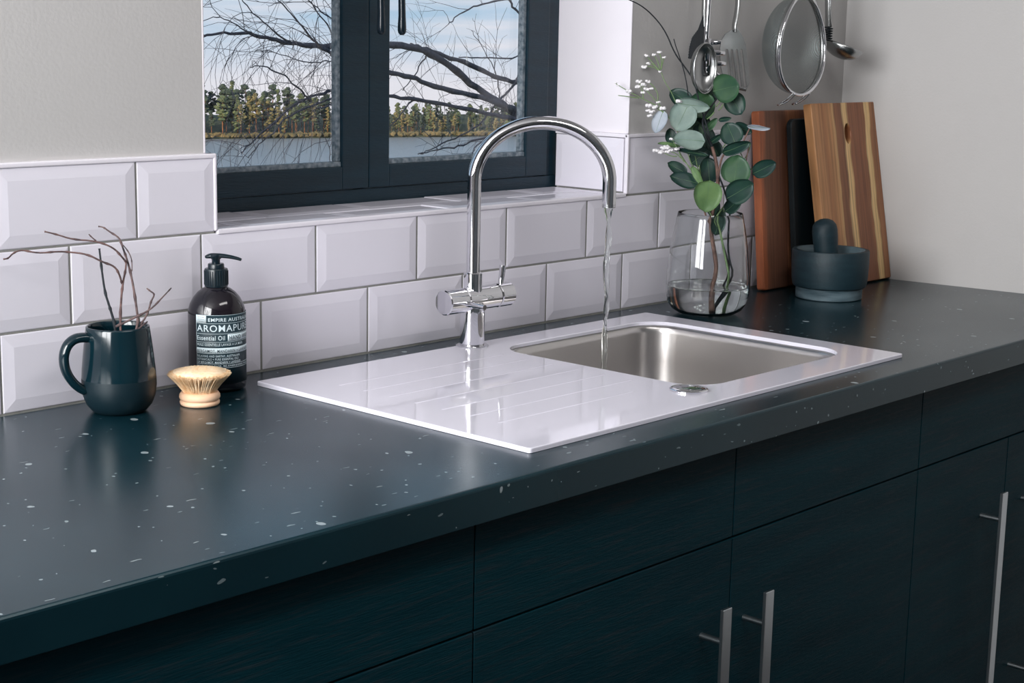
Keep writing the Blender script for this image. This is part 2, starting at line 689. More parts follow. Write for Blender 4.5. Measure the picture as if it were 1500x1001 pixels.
struct('floor', MB().box(XL - .2, 2.6, YF - .2, .30, ZF - .1, ZF), M_floor)
struct('ceiling', MB().box(XL - .2, 2.6, YF - .2, .30, ZC, ZC + .15), M_plaster)
struct('wall_left', MB().box(XL - .2, XL, YF - .2, .30, ZF, ZC), M_plaster)
struct('wall_front', MB().box(XL, 2.6, YF - .2, YF, ZF, ZC), M_dark)
wr = MB()
wr.add([(1.834, PY, ZF), (2.6, PY, ZF), (2.6, YF, ZF), (2.232, YF, ZF), (1.834, PY, ZC), (2.6, PY, ZC), (2.6, YF, ZC), (2.232, YF, ZC)],
       [(0, 1, 2, 3), (7, 6, 5, 4), (0, 4, 5, 1), (1, 5, 6, 2), (2, 6, 7, 3), (3, 7, 4, 0)])
struct('wall_right', wr, M_plaster)


def wall_with_hole():
    bm = bmesh.new()
    x0, x1, y0, y1 = XL, 2.6, PY, 0.225
    xs = [x0, WX0, WX1, x1]
    zs = [ZF, WZ0, WZ1, ZC]
    V = {}
    for k, y in enumerate((y0, y1)):
        for i, x in enumerate(xs):
            for j, z in enumerate(zs):
                V[i, j, k] = bm.verts.new((x, y, z))
    for i in range(3):
        for j in range(3):
            if (i, j) == (1, 1):
                continue
            bm.faces.new([V[i, j, 0], V[i + 1, j, 0], V[i + 1, j + 1, 0], V[i, j + 1, 0]])
            bm.faces.new([V[i, j + 1, 1], V[i + 1, j + 1, 1], V[i + 1, j, 1], V[i, j, 1]])
    for (a, b) in (((1, 1), (2, 1)), ((2, 1), (2, 2)), ((2, 2), (1, 2)), ((1, 2), (1, 1))):
        bm.faces.new([V[a[0], a[1], 0], V[b[0], b[1], 0], V[b[0], b[1], 1], V[a[0], a[1], 1]])
    ring = [(i, 0) for i in range(4)] + [(3, j) for j in range(1, 4)] + [(i, 3) for i in (2, 1, 0)] + [(0, j) for j in (2, 1)]
    for a, b in zip(ring, ring[1:] + ring[:1]):
        bm.faces.new([V[a[0], a[1], 0], V[a[0], a[1], 1], V[b[0], b[1], 1], V[b[0], b[1], 0]])
    bmesh.ops.recalc_face_normals(bm, faces=bm.faces)
    me = bpy.data.meshes.new('wall_back')
    bm.to_mesh(me)
    bm.free()
    return me


wall = link('wall_back', wall_with_hole(), M_plaster)
wall['kind'] = 'structure'

# grout bed behind the tiles
g = MB()
g.box(-1.6, 1.8345, 0.0008, PY, -0.002, TZ1 + TQ - .001)
g.box(-1.6, TX0 - .004, 0.0008, PY, TZ1 + TQ - .001, TZ1 + 2 * TQ)
g.box(TX1 + .004, 1.8345, 0.0008, PY, TZ1 + TQ - .001, TZ1 + 2 * TQ)
g.build('grout', M_grout, wall)
g2 = MB().box(TX0, TX1, 0.004, 0.176, WZ0, 0.2035)
g2.build('grout', M_grout, wall)

_tile_cache = {}


def tile_mesh(w, h, bev=0.0155, up=0.0015, thick=0.0072):
    key = (round(w, 4), round(h, 4))
    if key in _tile_cache:
        return _tile_cache[key]
    b = min(bev, w * .3, h * .3)
    e = 0.0011
    m = MB()
    rings = []
    for ins, y in ((0, thick), (0, e), (e * .7, e * .25), (e * 1.6, 0.0), (b, -up), (b + .0008, -up - .0001)):
        rings.append([(ins, y, ins), (w - ins, y, ins), (w - ins, y, h - ins), (ins, y, h - ins)])
    vs = [p for r in rings for p in r]
    fs = []
    for k in range(len(rings) - 1):
        for i in range(4):
            j = (i + 1) % 4
            fs.append((4 * k + i, 4 * k + j, 4 * k + 4 + j, 4 * k + 4 + i))
    n = 4 * (len(rings) - 1)
    fs.append((n, n + 1, n + 2, n + 3))
    fs.append((3, 2, 1, 0))
    m.add(vs, fs)
    _tile_cache[key] = m.mesh('tile')
    _tile_cache[key].materials.append(M_tile)
    return _tile_cache[key]


def tile_row(z0, z1, off, xa, xb):
    n = math.floor((xa - off) / TP)
    x = off + n * TP
    while x < xb:
        a, b = max(x + GAP / 2, xa), min(x + TP - GAP / 2, xb)
        if b - a > 0.012:
            o = link('tile', tile_mesh(b - a, z1 - z0), None, wall, (a, random.uniform(-.0003, .0003), z0))
            o.rotation_euler = (random.uniform(-.002, .002), 0, random.uniform(-.0015, .0015))
        x += TP


ZR = [0.0015, TZ1 - GAP / 2, TZ1 + GAP / 2, TZ1 + TQ - GAP / 2, TZ1 + TQ + GAP / 2, TZ1 + 2 * TQ - GAP / 2]
tile_row(ZR[0], ZR[1], TP / 2, -1.6, 1.833)
tile_row(ZR[2], ZR[3], 0.0, -1.6, 1.833)
tile_row(ZR[4], ZR[5], TP / 2, -1.6, TX0 - .0045)
tile_row(ZR[4], ZR[5], TP / 2, TX1 + .0045, 1.833)

# sill tiles lie flat in two rows, running bond
sillz = 0.2065


def sill_row(y0, y1, off):
    n = math.floor((TX0 - off) / TP)
    x = off + n * TP
    while x < TX1:
        a, b = max(x + GAP / 2, TX0 + .001), min(x + TP - GAP / 2, TX1 - .001)
        if b - a > 0.012:
            o = link('tile', tile_mesh(b - a, y1 - y0), None, wall, (a, y0, sillz + random.uniform(-.0004, .0008)))
            # tile front (-y) turned to face up, its z axis runs to +y
            o.rotation_euler = (math.radians(-90) + random.uniform(-.004, .012), 0, 0)
        x += TP


sill_row(0.0035, 0.0770, 0.485 - 2 * TP)
sill_row(0.0795, 0.1690, 0.582 - 2 * TP)
# reveal tiles
for side, x in ((1, TX1), (-1, TX0)):
    o = link('tile', tile_mesh(0.158, 0.094), None, wall)
    if side > 0:
        o.rotation_euler = (0, 0, math.radians(-90))
        o.location = (x, 0.166, sillz + .003)
    else:
        o.rotation_euler = (0, 0, math.radians(90))
        o.location = (x, 0.008, sillz + .003)
# white painted lining boards of the reveal
for xa, xb in ((WX0, WX0 + .003), (WX1 - .003, WX1)):
    MB().box(xa, xb, PY - .0005, 0.176, 0.3112, WZ1).build('reveal_lining', M_white, wall, bevel=.001)
MB().box(WX0, WX1, PY - .0005, 0.176, WZ1 - .003, WZ1).build('reveal_lining', M_white, wall)
# white edge trims
t = MB().box(TX0, TX1, -0.0022, 0.0060, 0.2005, 0.2082)
t.build('tile_trim', M_trim, wall, bevel=.0028, seg=3)
for xa, xb in ((-1.6, TX0), (TX1, 1.833)):
    MB().box(xa, xb, -0.0022, PY + .004, 0.3046, 0.3112).build('tile_trim', M_trim, wall, bevel=.0024, seg=3)
for xa in (TX0 - .0046, TX1 - .0002):
    MB().box(xa, xa + .0048, -0.0022, 0.006, 0.2060, 0.3112).build('tile_trim', M_trim, wall, bevel=.002, seg=2)
MB().box(TX1 - .0002, TX1 + .014, -0.0010, 0.168, 0.3046, 0.3112).build('tile_trim', M_trim, wall, bevel=.0015)
MB().box(TX0 - .014, TX0 + .0002, -0.0010, 0.168, 0.3046, 0.3112).build('tile_trim', M_trim, wall, bevel=.0015)

# ------------------------------------------------------------------ window
win = bpy.data.objects.new('window_1', None)
COL.objects.link(win)
win['kind'] = 'structure'
win.location = (0.67, 0.2, 0.2)
WO = Vector(win.location)


def wbox(name, x0, x1, y0, y1, z0, z1, m, parent=win, bevel=.0015):
    o = MB().box(x0, x1, y0, y1, z0, z1).build(name, m, None, bevel=bevel)
    o.parent = parent
    o.matrix_parent_inverse = Matrix.Translation(-WO)
    return o


FY0, FY1 = 0.1755, 0.205
wbox('frame_rail', WX0, WX1, FY0 - .002, FY1, 0.1885, 0.2275, M_frame_h)
wbox('frame_rail', WX0, WX1, FY0, FY1, 1.255, 1.30, M_frame_h)
wbox('frame_post', WX0, 0.2475, FY0, FY1, 0.2275, 1.255, M_frame)
wbox('frame_post', 1.0985, WX1, FY0, FY1, 0.2275, 1.255, M_frame)
wbox('frame_post', 0.655, 0.667, FY0 + .010, FY1, 0.2275, 1.255, M_frame)
SY0, SY1 = 0.1695, 0.1945
for (xa, xb, ga, gb, hx) in ((0.249, 0.6605, 0.312, 0.6045, 0.640), (0.6618, 1.0965, 0.7065, 1.0400, 0.6845)):
    sash = bpy.data.objects.new('sash', None)
    COL.objects.link(sash)
    sash.parent = win
    sash.matrix_parent_inverse = Matrix.Translation(-WO)
    sash.location = (xa, SY0, 0.23)
    SO = Vector(sash.location)

    def sbox(name, *a, m=M_frame, bevel=.0018):
        o = MB().box(*a).build(name, m, None, bevel=bevel)
        o.parent = sash
        o.matrix_parent_inverse = Matrix.Translation(-SO)
        return o
    gz0, gz1 = 0.2735, 1.20
    sbox('stile', xa, ga, SY0, SY1, 0.2290, 1.2535)
    sbox('stile', gb, xb, SY0, SY1, 0.2290, 1.2535)
    sbox('rail', ga, gb, SY0, SY1, 0.2290, gz0 - .008, m=M_frame_h)
    sbox('rail', ga, gb, SY0, SY1, gz1, 1.2535, m=M_frame_h)
    # putty beads round the pane
    sbox('bead', ga - .001, gb + .001, SY0 + .004, 0.188, gz0 - .009, gz0, m=M_bead, bevel=.002)
    sbox('bead', ga - .001, gb + .001, SY0 + .008, 0.188, gz1 - .004, gz1 + .004, m=M_bead, bevel=.002)
    sbox('bead', gb - .0075, gb + .004, SY0 + .006, 0.188, gz0, gz1 - .004, m=M_bead, bevel=.002)
    sbox('bead', ga - .004, ga + .003, SY0 + .008, 0.188, gz0, gz1 - .004, m=M_bead, bevel=.002)
    sbox('pane', ga + .002, gb - .006, 0.188, 0.192, gz0 - .002, gz1, m=M_pane, bevel=0)
    # lever handle hangs straight down from its plate
    hz = 0.474
    h = MB()
    ZH = 0.66
    path = [(hx, 0.118, hz + .0075), (hx, 0.118, hz + .016), (hx + .0005, .1185, hz + .03), (hx + .001, 0.120, hz + .06), (hx + .001, 0.122, hz + .12), (hx + .001, .124, ZH - .02), (hx + .001, .128, ZH - .006),
            (hx + .001, .138, ZH), (hx + .001, SY0, ZH)]
    h.tube([(hx, 0.118, hz), (hx, 0.118, hz + .003)] + path, [0.003, 0.0058, .0069, .0066, .0058, .0055, .0062, .0066, .007, .007, .008], n=14)
    ho = h.build('handle', M_handle_black, None, smooth=True)
    ho.parent = sash
    ho.matrix_parent_inverse = Matrix.Translation(-SO)
    sbox('handle_plate', hx - .012, hx + .013, SY0 - .008, SY0 + .001, ZH - .045, ZH + .045, m=M_handle_black, bevel=.004)

# window in the left wall: frames round the daylight
for nm, box_, inner, ax in (('window_2', (-1.46, -0.06, 0.275, 1.525), None, 'x'),):
    a0, a1, z0, z1 = box_
    root = bpy.data.objects.new(nm, None)
    COL.objects.link(root)
    root['kind'] = 'structure'
    w = .07
    for (p, q, r, s) in ((a0 - w, a1 + w, z0 - w, z0), (a0 - w, a1 + w, z1, z1 + w), (a0 - w, a0, z0, z1), (a1, a1 + w, z0, z1), ((a0 + a1) / 2 - .03, (a0 + a1) / 2 + .03, z0, z1)):
        if ax == 'x':
            MB().box(XL, XL + .06, p, q, r, s).build('frame_bar', M_frame, root, bevel=.003)
        else:
            MB().box(p, q, YF, YF + .06, r, s).build('frame_bar', M_frame, root, bevel=.003)

# ------------------------------------------------------------------ worktop
SX0, SX1, SYB, SYF = 0.238, 1.0955, -0.0705, -0.5730      # glass sink top
BX0, BX1, BYB, BYF = 0.656, 1.046, -0.124, -0.510          # bowl opening


def rrect(x0, x1, y0, y1, r, n=8):
    pts = []
    for cx, cy, a0 in ((x1 - r, y1 - r, 0), (x0 + r, y1 - r, 90), (x0 + r, y0 + r, 180), (x1 - r, y0 + r, 270)):
        for i in range(n + 1):
            a = math.radians(a0 + 90 * i / n)
            pts.append((cx + r * math.cos(a), cy + r * math.sin(a)))
    return pts


def plate_with_hole(outer, inner, z0, z1, bevel=0.0, bevel_all=True, seg=2):
    bm = bmesh.new()
    loops = []
    for pts in (outer, inner):
        vs = [bm.verts.new((p[0], p[1], z1)) for p in pts]
        loops.append([bm.edges.new((vs[i], vs[(i + 1) % len(vs)])) for i in range(len(vs))])
    bmesh.ops.triangle_fill(bm, use_beauty=True, use_dissolve=False, edges=loops[0] + loops[1], normal=(0, 0, 1))
    top = list(bm.faces)
    for f in top:
        if f.normal.z < 0:
            f.normal_flip()
    border = [e for e in bm.edges if len(e.link_faces) == 1]
    r = bmesh.ops.duplicate(bm, geom=top + list(bm.verts) + list(bm.edges))
    low = [x for x in r['geom'] if isinstance(x, bmesh.types.BMVert)]
    for v in low:
        v.co.z = z0
    for f in [x for x in r['geom'] if isinstance(x, bmesh.types.BMFace)]:
        f.normal_flip()
    vm = r['vert_map']
    for e in border:
        a, b = e.verts
        bm.faces.new([a, b, vm[b], vm[a]])
    bmesh.ops.recalc_face_normals(bm, faces=bm.faces)
    if bevel > 0:
        es = [e for e in bm.edges if len(e.link_faces) == 2 and e.calc_face_angle(0) > 1.0 and abs(e.verts[0].co.z - z1) < 1e-6 and abs(e.verts[1].co.z - z1) < 1e-6]
        bmesh.ops.bevel(bm, geom=es, offset=bevel, segments=seg, affect='EDGES', profile=0.5)
    me = bpy.data.meshes.new('plate')
    bm.to_mesh(me)
    bm.free()
    return me


CT = 0.040
CYF = -0.6325
worktop = link('worktop', plate_with_hole([(XL, -0.001), (XL, CYF), (1.897, CYF), (1.8345, -0.001)],
                                          [(SX0 + .02, SYF + .02), (SX1 - .02, SYF + .02), (SX1 - .02, SYB - .015), (SX0 + .02, SYB - .015)], -CT, 0.0, bevel=.004, seg=3), M_counter)
tag(worktop, 'dark grey speckled laminate worktop running along the tiled wall', 'worktop')

# ------------------------------------------------------------------ base cabinets
FYD = -0.605


def front_panel(name, x0, x1, z0, z1, parent, org):
    o = MB().box(x0 + .0012, x1 - .0012, FYD, FYD + .018, z0, z1).build(name, M_cab, None, bevel=.001)
    o.parent = parent
    o.matrix_parent_inverse = Matrix.Translation(-org)
    return o


def bar_handle(xc, z1, L, parent, org, label=None):
    h = MB().box(xc - .0098, xc + .0098, -.6455, -.6405, z1 - L, z1)
    ho = h.build('handle', M_barsteel, None, bevel=.0006, seg=1)
    for zz in (z1 - .047, z1 - L + .047):
        pn = MB().tube([(xc, FYD + .004, zz), (xc, -.6408, zz)], .0045, n=12)
        h2 = pn.mesh('handle_pin', auto=40)
        bm = bmesh.new()
        bm.from_mesh(ho.data)
        bm.from_mesh(h2)
        bm.to_mesh(ho.data)
        bm.free()
    ho.parent = parent
    ho.matrix_parent_inverse = Matrix.Translation(-org)
    if label:
        ho['label'] = label
    return ho


ZD = -0.1745


def cabinet(x0, x1, doors, label, drawers=1):
    root = thing('base_cabinet', label, 'cabinet', ((x0 + x1) / 2, -.30, ZF), group='base cabinets under the worktop')
    org = Vector(root.location)

    def part(name, *a):
        o = MB().box(*a).build(name, M_cab, None)
        o.parent = root
        o.matrix_parent_inverse = Matrix.Translation(-org)
    part('side_panel', x0 + .0005, x0 + .018, -.585, -.02, ZF + .10, -CT)
    part('side_panel', x1 - .018, x1 - .0005, -.585, -.02, ZF + .10, -CT)
    part('bottom_panel', x0 + .018, x1 - .018, -.585, -.02, ZF + .10, ZF + .118)
    part('back_panel', x0 + .018, x1 - .018, -.02, -.012, ZF + .10, -CT)
    part('plinth', x0 + .0005, x1 - .0005, -.55, -.535, ZF, ZF + .10)
    wd = (x1 - x0) / drawers
    for i in range(drawers):
        front_panel('drawer_front', x0 + i * wd, x0 + (i + 1) * wd, ZD + .0015, -CT - .004, root, org)
    for (a, b, hx) in doors:
        d = front_panel('door', a, b, ZF + .105, ZD - .0015, root, org)
        if hx is not None:
            h = bar_handle(hx, -.2485, .40, root, org)
            h.parent = d
            h.matrix_parent_inverse = Matrix.Identity(4)
    return root


cabinet(-0.9845, 0.1155, [(-0.9845, -0.4345, -0.49), (-0.4345, 0.1155, -0.38)], 'black wood-grain cabinet below the mug, leftmost of the base cabinets')
cabinet(0.1155, 0.6095, [(0.1155, 0.6095, 0.5475)], 'black wood-grain cabinet below the drainboard, steel bar handle at its right edge')
cabinet(0.6095, 1.1075, [(0.6095, 1.1075, 0.6450)], 'black wood-grain cabinet below the sink bowl, steel bar handle at its left edge')
cabinet(1.1075, 1.7265, [(1.1075, 1.4165, 1.3345), (1.4165, 1.7265, 1.4870)], 'black wood-grain cabinet with two doors, rightmost near the side wall')

# ------------------------------------------------------------------ sink
sink = thing('sink', 'white glass inset sink with drainboard and steel bowl', 'sink', (SX0, SYB, 0))
SK = Vector(sink.location)


def under(o, parent, org):
    o.parent = parent
    o.matrix_parent_inverse = Matrix.Translation(-Vector(org))
    return o


gtop = link('glass_top', plate_with_hole(rrect(SX0, SX1, SYF, SYB, .004, 3), rrect(BX0, BX1, BYF, BYB, .055, 10), 0.0004, 0.0062, bevel=.0012, seg=2), M_glasswhite)
under(gtop, sink, SK)


def bowl_mesh():
    m = MB()
    rings = []
    # rim lip, then walls, rounded foot, floor
    prof = [(-.006, -.0005, .060), (0.0015, -.0008, .054), (.004, -.004, .052), (.0045, -.012, .052), (.006, -.06, .052), (.010, -.125, .050), (.016, -.142, .047), (.030, -.155, .040), (.055, -.160, .03)]
    n = 12
    for ins, z, r in prof:
        rings.append([(x, y, z) for x, y in rrect(BX0 + ins, BX1 - ins, BYF + ins, BYB - ins, r, n)])
    k = len(rings[0])
    vs = [p for r in rings for p in r]
    fs = []
    for a in range(len(rings) - 1):
        for i in range(k):
            j = (i + 1) % k
            fs.append((a * k + i, (a + 1) * k + i, (a + 1) * k + j, a * k + j)[::-1])
    vs.append(((BX0 + BX1) / 2, (BYF + BYB) / 2, -.164))
    c = len(vs) - 1
    b = (len(rings) - 1) * k
    for i in range(k):
        fs.append((b + i, b + (i + 1) % k, c))
    return m.add(vs, fs)


bowl = bowl_mesh().build('bowl', M_steel, None, auto=50)
bowl['label'] = 'brushed stainless steel bowl'
bsol = bowl.modifiers.new('thickness', 'SOLIDIFY')
bsol.thickness = 0.001
bsol.offset = 0
under(bowl, sink, SK)
st = MB().lathe([(0, -.1625), (.03, -.1625), (.038, -.1605), (.043, -.1600), (.045, -.1635), (.02, -.1665), (0, -.1665)], 40, ((BX0 + BX1) / 2, (BYF + BYB) / 2, .003))
under(st.build('strainer', M_chrome, None, auto=50), sink, SK)
for i, yy in enumerate((-.166, -.215, -.264, -.3135, -.363, -.412, -.461)):
    x1 = .632 if yy > -.45 else .575
    gm = MB().tube([(.300, yy, .0059), (.306, yy, .0061), (x1 - .006, yy, .0061), (x1, yy, .0059)], [.0012, .0026, .0026, .0012], n=8, flat=0.10)
    under(gm.build('drain_ridge', M_sinkgroove, None, smooth=True), sink, SK)
kn = MB().lathe([(0, .0062), (.0262, .0062), (.0262, .0085), (.0248, .0096), (.0236, .0098), (.0226, .0092), (.0220, .0094), (.017, .0106), (.009, .0114), (0, .0117)], 48, (.632, -.5075, 0))
under(kn.build('pop_up_knob', M_chrome, None, auto=45), sink, SK)

# ------------------------------------------------------------------ tap
TXc, TYc = 0.6415, -0.0880
tap = thing('kitchen_tap', 'chrome kitchen tap with tall round arched spout', 'tap', (TXc, TYc, .0062))


def tpart(name, mb, m=M_chrome, **k):
    return mb.build(name, m, tap, **k)


tpart('base_ring', MB().lathe([(0, 0), (.0250, 0), (.0252, .0012), (.0235, .0024), (.0196, .0028), (0, .0028)], 56), auto=40)
tpart('body', MB().lathe([(0, .0028), (.0186, .0028), (.0190, .004), (.0190, .046), (.0192, .056), (.0178, .072), (0, .072)], 56), auto=40)
AZ = 0.0735


def xcyl(x0, x1, r, edge=.0015, n=48):
    m = MB()
    prof = [(0, x0), (r - edge, x0), (r, x0 + edge), (r, x1 - edge), (r - edge, x1), (0, x1)]
    t2 = MB().lathe(prof, n)
    m.add([(z, y, AZ + x) for x, y, z in t2.v], [tuple(reversed(f)) for f in t2.f])
    return m


tpart('cross_tube', xcyl(-.0215, .0495, .0182), auto=40)
lk = tpart('temperature_knob', xcyl(-.0625, -.0225, .0190), auto=40)
rk = tpart('flow_knob', xcyl(.0505, .0800, .0186), auto=40)
MB().tube([(-.030, -.008, AZ - .003), (-.0302, -.030, AZ - .003), (-.0305, -.055, AZ - .0035)], [.0042, .0042, .0040], n=20).build('lever', M_chrome, lk, auto=50)
MB().tube([(.0620, .000, AZ + .010), (.0625, .000, AZ + .020), (.0650, .000, AZ + .034), (.0665, .000, AZ + .0455)], [.0050, .0042, .0046, .0056], n=20).build('lever', M_chrome, rk, auto=50)
tpart('collar', MB().lathe([(0, AZ + .010), (.0142, AZ + .010), (.0142, AZ + .0395), (.0128, AZ + .041), (0, AZ + .041)], 40), auto=40)
RS = 0.1025
z_arc = 0.2540
DX, DY = 0.727, -0.687
path = [(0, 0, AZ + .030)] + [(0, 0, AZ + .04 + (z_arc - AZ - .04) * i / 6) for i in range(7)]
path += [(RS * (1 - math.cos(a)) * DX, RS * (1 - math.cos(a)) * DY, z_arc + RS * 0.86 * math.sin(a)) for a in [PI * i / 40 for i in range(1, 41)]]
zE = 0.2170
path += [(2 * RS * DX, 2 * RS * DY, lerp(z_arc, zE, i / 4)) for i in range(1, 5)]
tpart('spout', MB().tube(path, .0104, n=32), auto=50)
tpart('aerator', MB().lathe([(.0078, zE + .006), (.0078, zE - .0012), (.0102, zE - .0012), (.0104, zE + .001), (.0104, zE + .004)], 32, (2 * RS * DX, 2 * RS * DY, 0)), M_steel2, auto=40)

# water falling from the spout
wx, wy = TXc + 2 * RS * DX, TYc + 2 * RS * DY
ztop, zbot = .0062 + zE + .002, -.158
wm = MB()
n_r, n_s = 90, 14
vs, fs = [], []
for i in range(n_r):
    t = i / (n_r - 1)
    z = lerp(ztop, zbot, t)
    base = 0.0074 if t < .02 else 0.0074 - 0.0026 * min(1, (t - .02) / .14)
    base *= (1 - .12 * t)
    fl = 0.72 + 0.28 * math.cos(t * 46)
    tw = t * 9
    ox, oy = .0009 * math.sin(t * 19), .0008 * math.sin(t * 27 + 1)
    for j in range(n_s):
        a = 2 * PI * j / n_s
        lx, ly = base * math.cos(a), base * fl * math.sin(a)
        lx *= 1 + .08 * math.sin(5 * a + 60 * t)
        vs.append((wx + ox + lx * math.cos(tw) - ly * math.sin(tw), wy + oy + lx * math.sin(tw) + ly * math.cos(tw), z))
for i in range(n_r - 1):
    for j in range(n_s):
        q = (j + 1) % n_s
        fs.append((i * n_s + j, (i + 1) * n_s + j, (i + 1) * n_s + q, i * n_s + q))
fs.append(tuple(range(n_s)))
fs.append(tuple((n_r - 1) * n_s + j for j in range(n_s - 1, -1, -1)))
wm.add(vs, fs)
tag(wm.build('water_stream', M_water, None, smooth=True), 'thin clear stream of water falling from the tap into the bowl', 'water')

# ------------------------------------------------------------------ mug and dry twigs
MX, MY = .0185, -.0745
mug = thing('mug', 'dark glazed mug with a round handle, holding dry twigs', 'mug', (MX, MY, 0))
outer = [(0, .0005), (.030, .0005), (.0345, .003), (.0405, .0105), (.0448, .022), (.0462, .034), (.0460, .044), (.0452, .056), (.0436, .072), (.0418, .088), (.0402, .100), (.0392, .1070), (.0388, .1088)]
inner = [(.0374, .1094), (.0362, .1084), (.0366, .100), (.0385, .085), (.0415, .055), (.0420, .036), (.038, .016), (.030, .008), (0, .006)]
# lower third is matt, above it is glazed
lo = [p for p in outer if p[1] <= .044]
hi = [p for p in outer if p[1] >= .044]
MB().lathe(lo, 56).build('foot_glaze', M_mug_matte, mug, smooth=True)
MB().lathe(hi + inner, 56).build('bowl', M_mug, mug, smooth=True)
hd = Vector((-RIGHT.x, -RIGHT.y, 0)).normalized()          # handle towards the left of the picture, a little towards the room
hd = (hd + Vector((-.30, -.52, 0))).normalized()
hp = [(.036, .0965), (.046, .0985), (.057, .097), (.066, .0895), (.0705, .076), (.0690, .060), (.062, .046), (.053, .036), (.0445, .0305)]
hpts = chaikin([hd * r + Vector((0, 0, z)) for r, z in hp], 2)
MB().tube(hpts, taper(.0088, .0078, len(hpts)), n=16, flat=0.72).build('handle', M_mug, mug, smooth=True)
MUGD = (Vector((MX, MY, .1)) - CAM).dot(VIEW)


def crop2(x, y, d=0.0):
    return at(x / 3.127, 310 + y / 3.127, MUGD + d)


def twig(paths, label, m, end):
    root = thing('dry_twig', label, 'twig', (MX, MY, .01), group='dry twigs in the mug')
    org = Vector(root.location)
    for k, (pts, r0, r1, d0, d1) in enumerate(paths):
        P = [crop2(x, y, lerp(d0, d1, i / (len(pts) - 1))) for i, (x, y) in enumerate(pts)]
        if k == 0 and end is not None:
            P = [Vector((MX + end[0], MY + end[1], .012))] + P
        Q = chaikin(P, 2)
        rr = taper(r0 * .8, r1 * .72, len(Q))
        # knobbly bark
        rr = [r * (1 + .45 * (i % 5 == 2)) for i, r in enumerate(rr)]
        o = MB().tube(Q, rr, n=8).build('shoot', m, None, smooth=True)
        under(o, root, org)


twig([([(530, 530), (512, 470), (500, 430), (480, 370), (465, 260), (455, 170)], .0023, .0016, 0, .0)], 'straight dark twig standing upright in the mug', M_twig_dark, (.01, .015))
twig([([(550, 500), (555, 400), (562, 330), (575, 270), (578, 232)], .0020, .0015, 0, 0),
      ([(578, 232), (560, 210), (520, 165), (440, 135), (330, 128), (260, 105), (205, 92)], .0015, .0013, 0, -.055),
      ([(440, 135), (420, 118), (407, 104)], .0011, .0011, -.01, -.01),
      ([(558, 330), (548, 290), (525, 250), (470, 232), (400, 195), (310, 185), (265, 183), (172, 192), (100, 175), (60, 190), (38, 215), (18, 218)], .0016, .0012, 0, -.085)],
     'long forked reddish twig in the mug, two arms reaching left across the tiles', M_twig_red, (.005, .0))
twig([([(635, 520), (628, 460), (612, 350), (595, 265), (575, 200), (560, 160), (548, 120), (500, 92), (475, 72), (450, 68)], .0021, .0011, .006, .0),
      ([(548, 140), (575, 165), (600, 205), (605, 240), (604, 275)], .0010, .0008, 0, 0)],
     'tallest knobbly grey twig in the mug, bent left at the tip', M_twig, (-.012, -.008))
twig([([(530, 528), (610, 490), (690, 450), (740, 398), (785, 350)], .0020, .0009, -.03, .0)], 'slanting twig lying across the mug rim, tip pointing right', M_twig, None)
twig([([(640, 520), (665, 490), (682, 450), (692, 410), (710, 380), (690, 366), (672, 352)], .0017, .0012, .01, .01),
      ([(635, 538), (655, 520), (675, 505)], .0016, .0013, -.02, -.01)], 'short crooked twig with a hooked tip at the mug rim', M_twig, (.01, -.005))

# ------------------------------------------------------------------ soap bottle
BXc, BYc, BR = .1925, -.0455, .0383
bot = thing('soap_bottle', 'dark amber hand wash pump bottle with printed label, behind the brush', 'bottle', (BXc, BYc, 0))
prof = [(0, .0005), (.034, .0005), (.0375, .003), (BR, .0075), (BR, .100), (.0376, .108), (.0352, .116), (.0310, .124), (.0250, .131), (.0190, .1355), (.0140, .1380), (.0135, .1400), (0, .1400)]
MB().lathe(prof, 64).build('body', M_bottle, bot, auto=60)
pump = MB()
pump.lathe([(.0132, .138), (.0152, .1385), (.0155, .140), (.0155, .161), (.0148, .1625), (.0110, .1628), (.0108, .1680), (.0100, .1692), (.0060, .1695), (0, .1695)], 40)
pump.build('collar', M_pump, bot, auto=40)
ribs = MB()
for i in range(30):
    a = 2 * PI * i / 30
    c_, s_ = math.cos(a), math.sin(a)
    ribs.tube([(.0155 * c_, .0155 * s_, .141), (.0155 * c_, .0155 * s_, .160)], .0007, n=5)
ribs.build('collar_ribs', M_pump, bot)
hdv = Vector((RIGHT.x, RIGHT.y, 0)).normalized()
hv = MB()
hv.lathe([(.0055, .1690), (.0055, .1745), (.0085, .1775), (.0088, .1795), (.0060, .1815), (0, .1822)], 28)
hpth = [hdv * -.0140 + Vector((0, 0, .1775)), hdv * -.006 + Vector((0, 0, .1795)), hdv * .006 + Vector((0, 0, .1798)), hdv * .018 + Vector((0, 0, .1785)), hdv * .028 + Vector((0, 0, .1765)), hdv * .034 + Vector((0, 0, .1745))]
hq = chaikin(hpth, 2)
rr = [lerp(.0032, .0065, min(1, i / 5)) if i < 6 else lerp(.0065, .0030, (i - 5) / (len(hq) - 6)) for i in range(len(hq))]
hv.tube(hq, rr, n=14, flat=.55)
hv.build('pump_head', M_pump, bot, auto=60)

# label: wraps the cylinder; arc 0 is its left edge
to_cam = Vector((CAM.x - BXc, CAM.y - BYc, 0))
th_cam = math.atan2(to_cam.y, to_cam.x)
TH0 = th_cam - math.radians(44)
ZT = .1055


def wrap(xm, zm, off):
    a = TH0 + xm / BR
    r = BR + off
    return (r * math.cos(a), r * math.sin(a), zm)


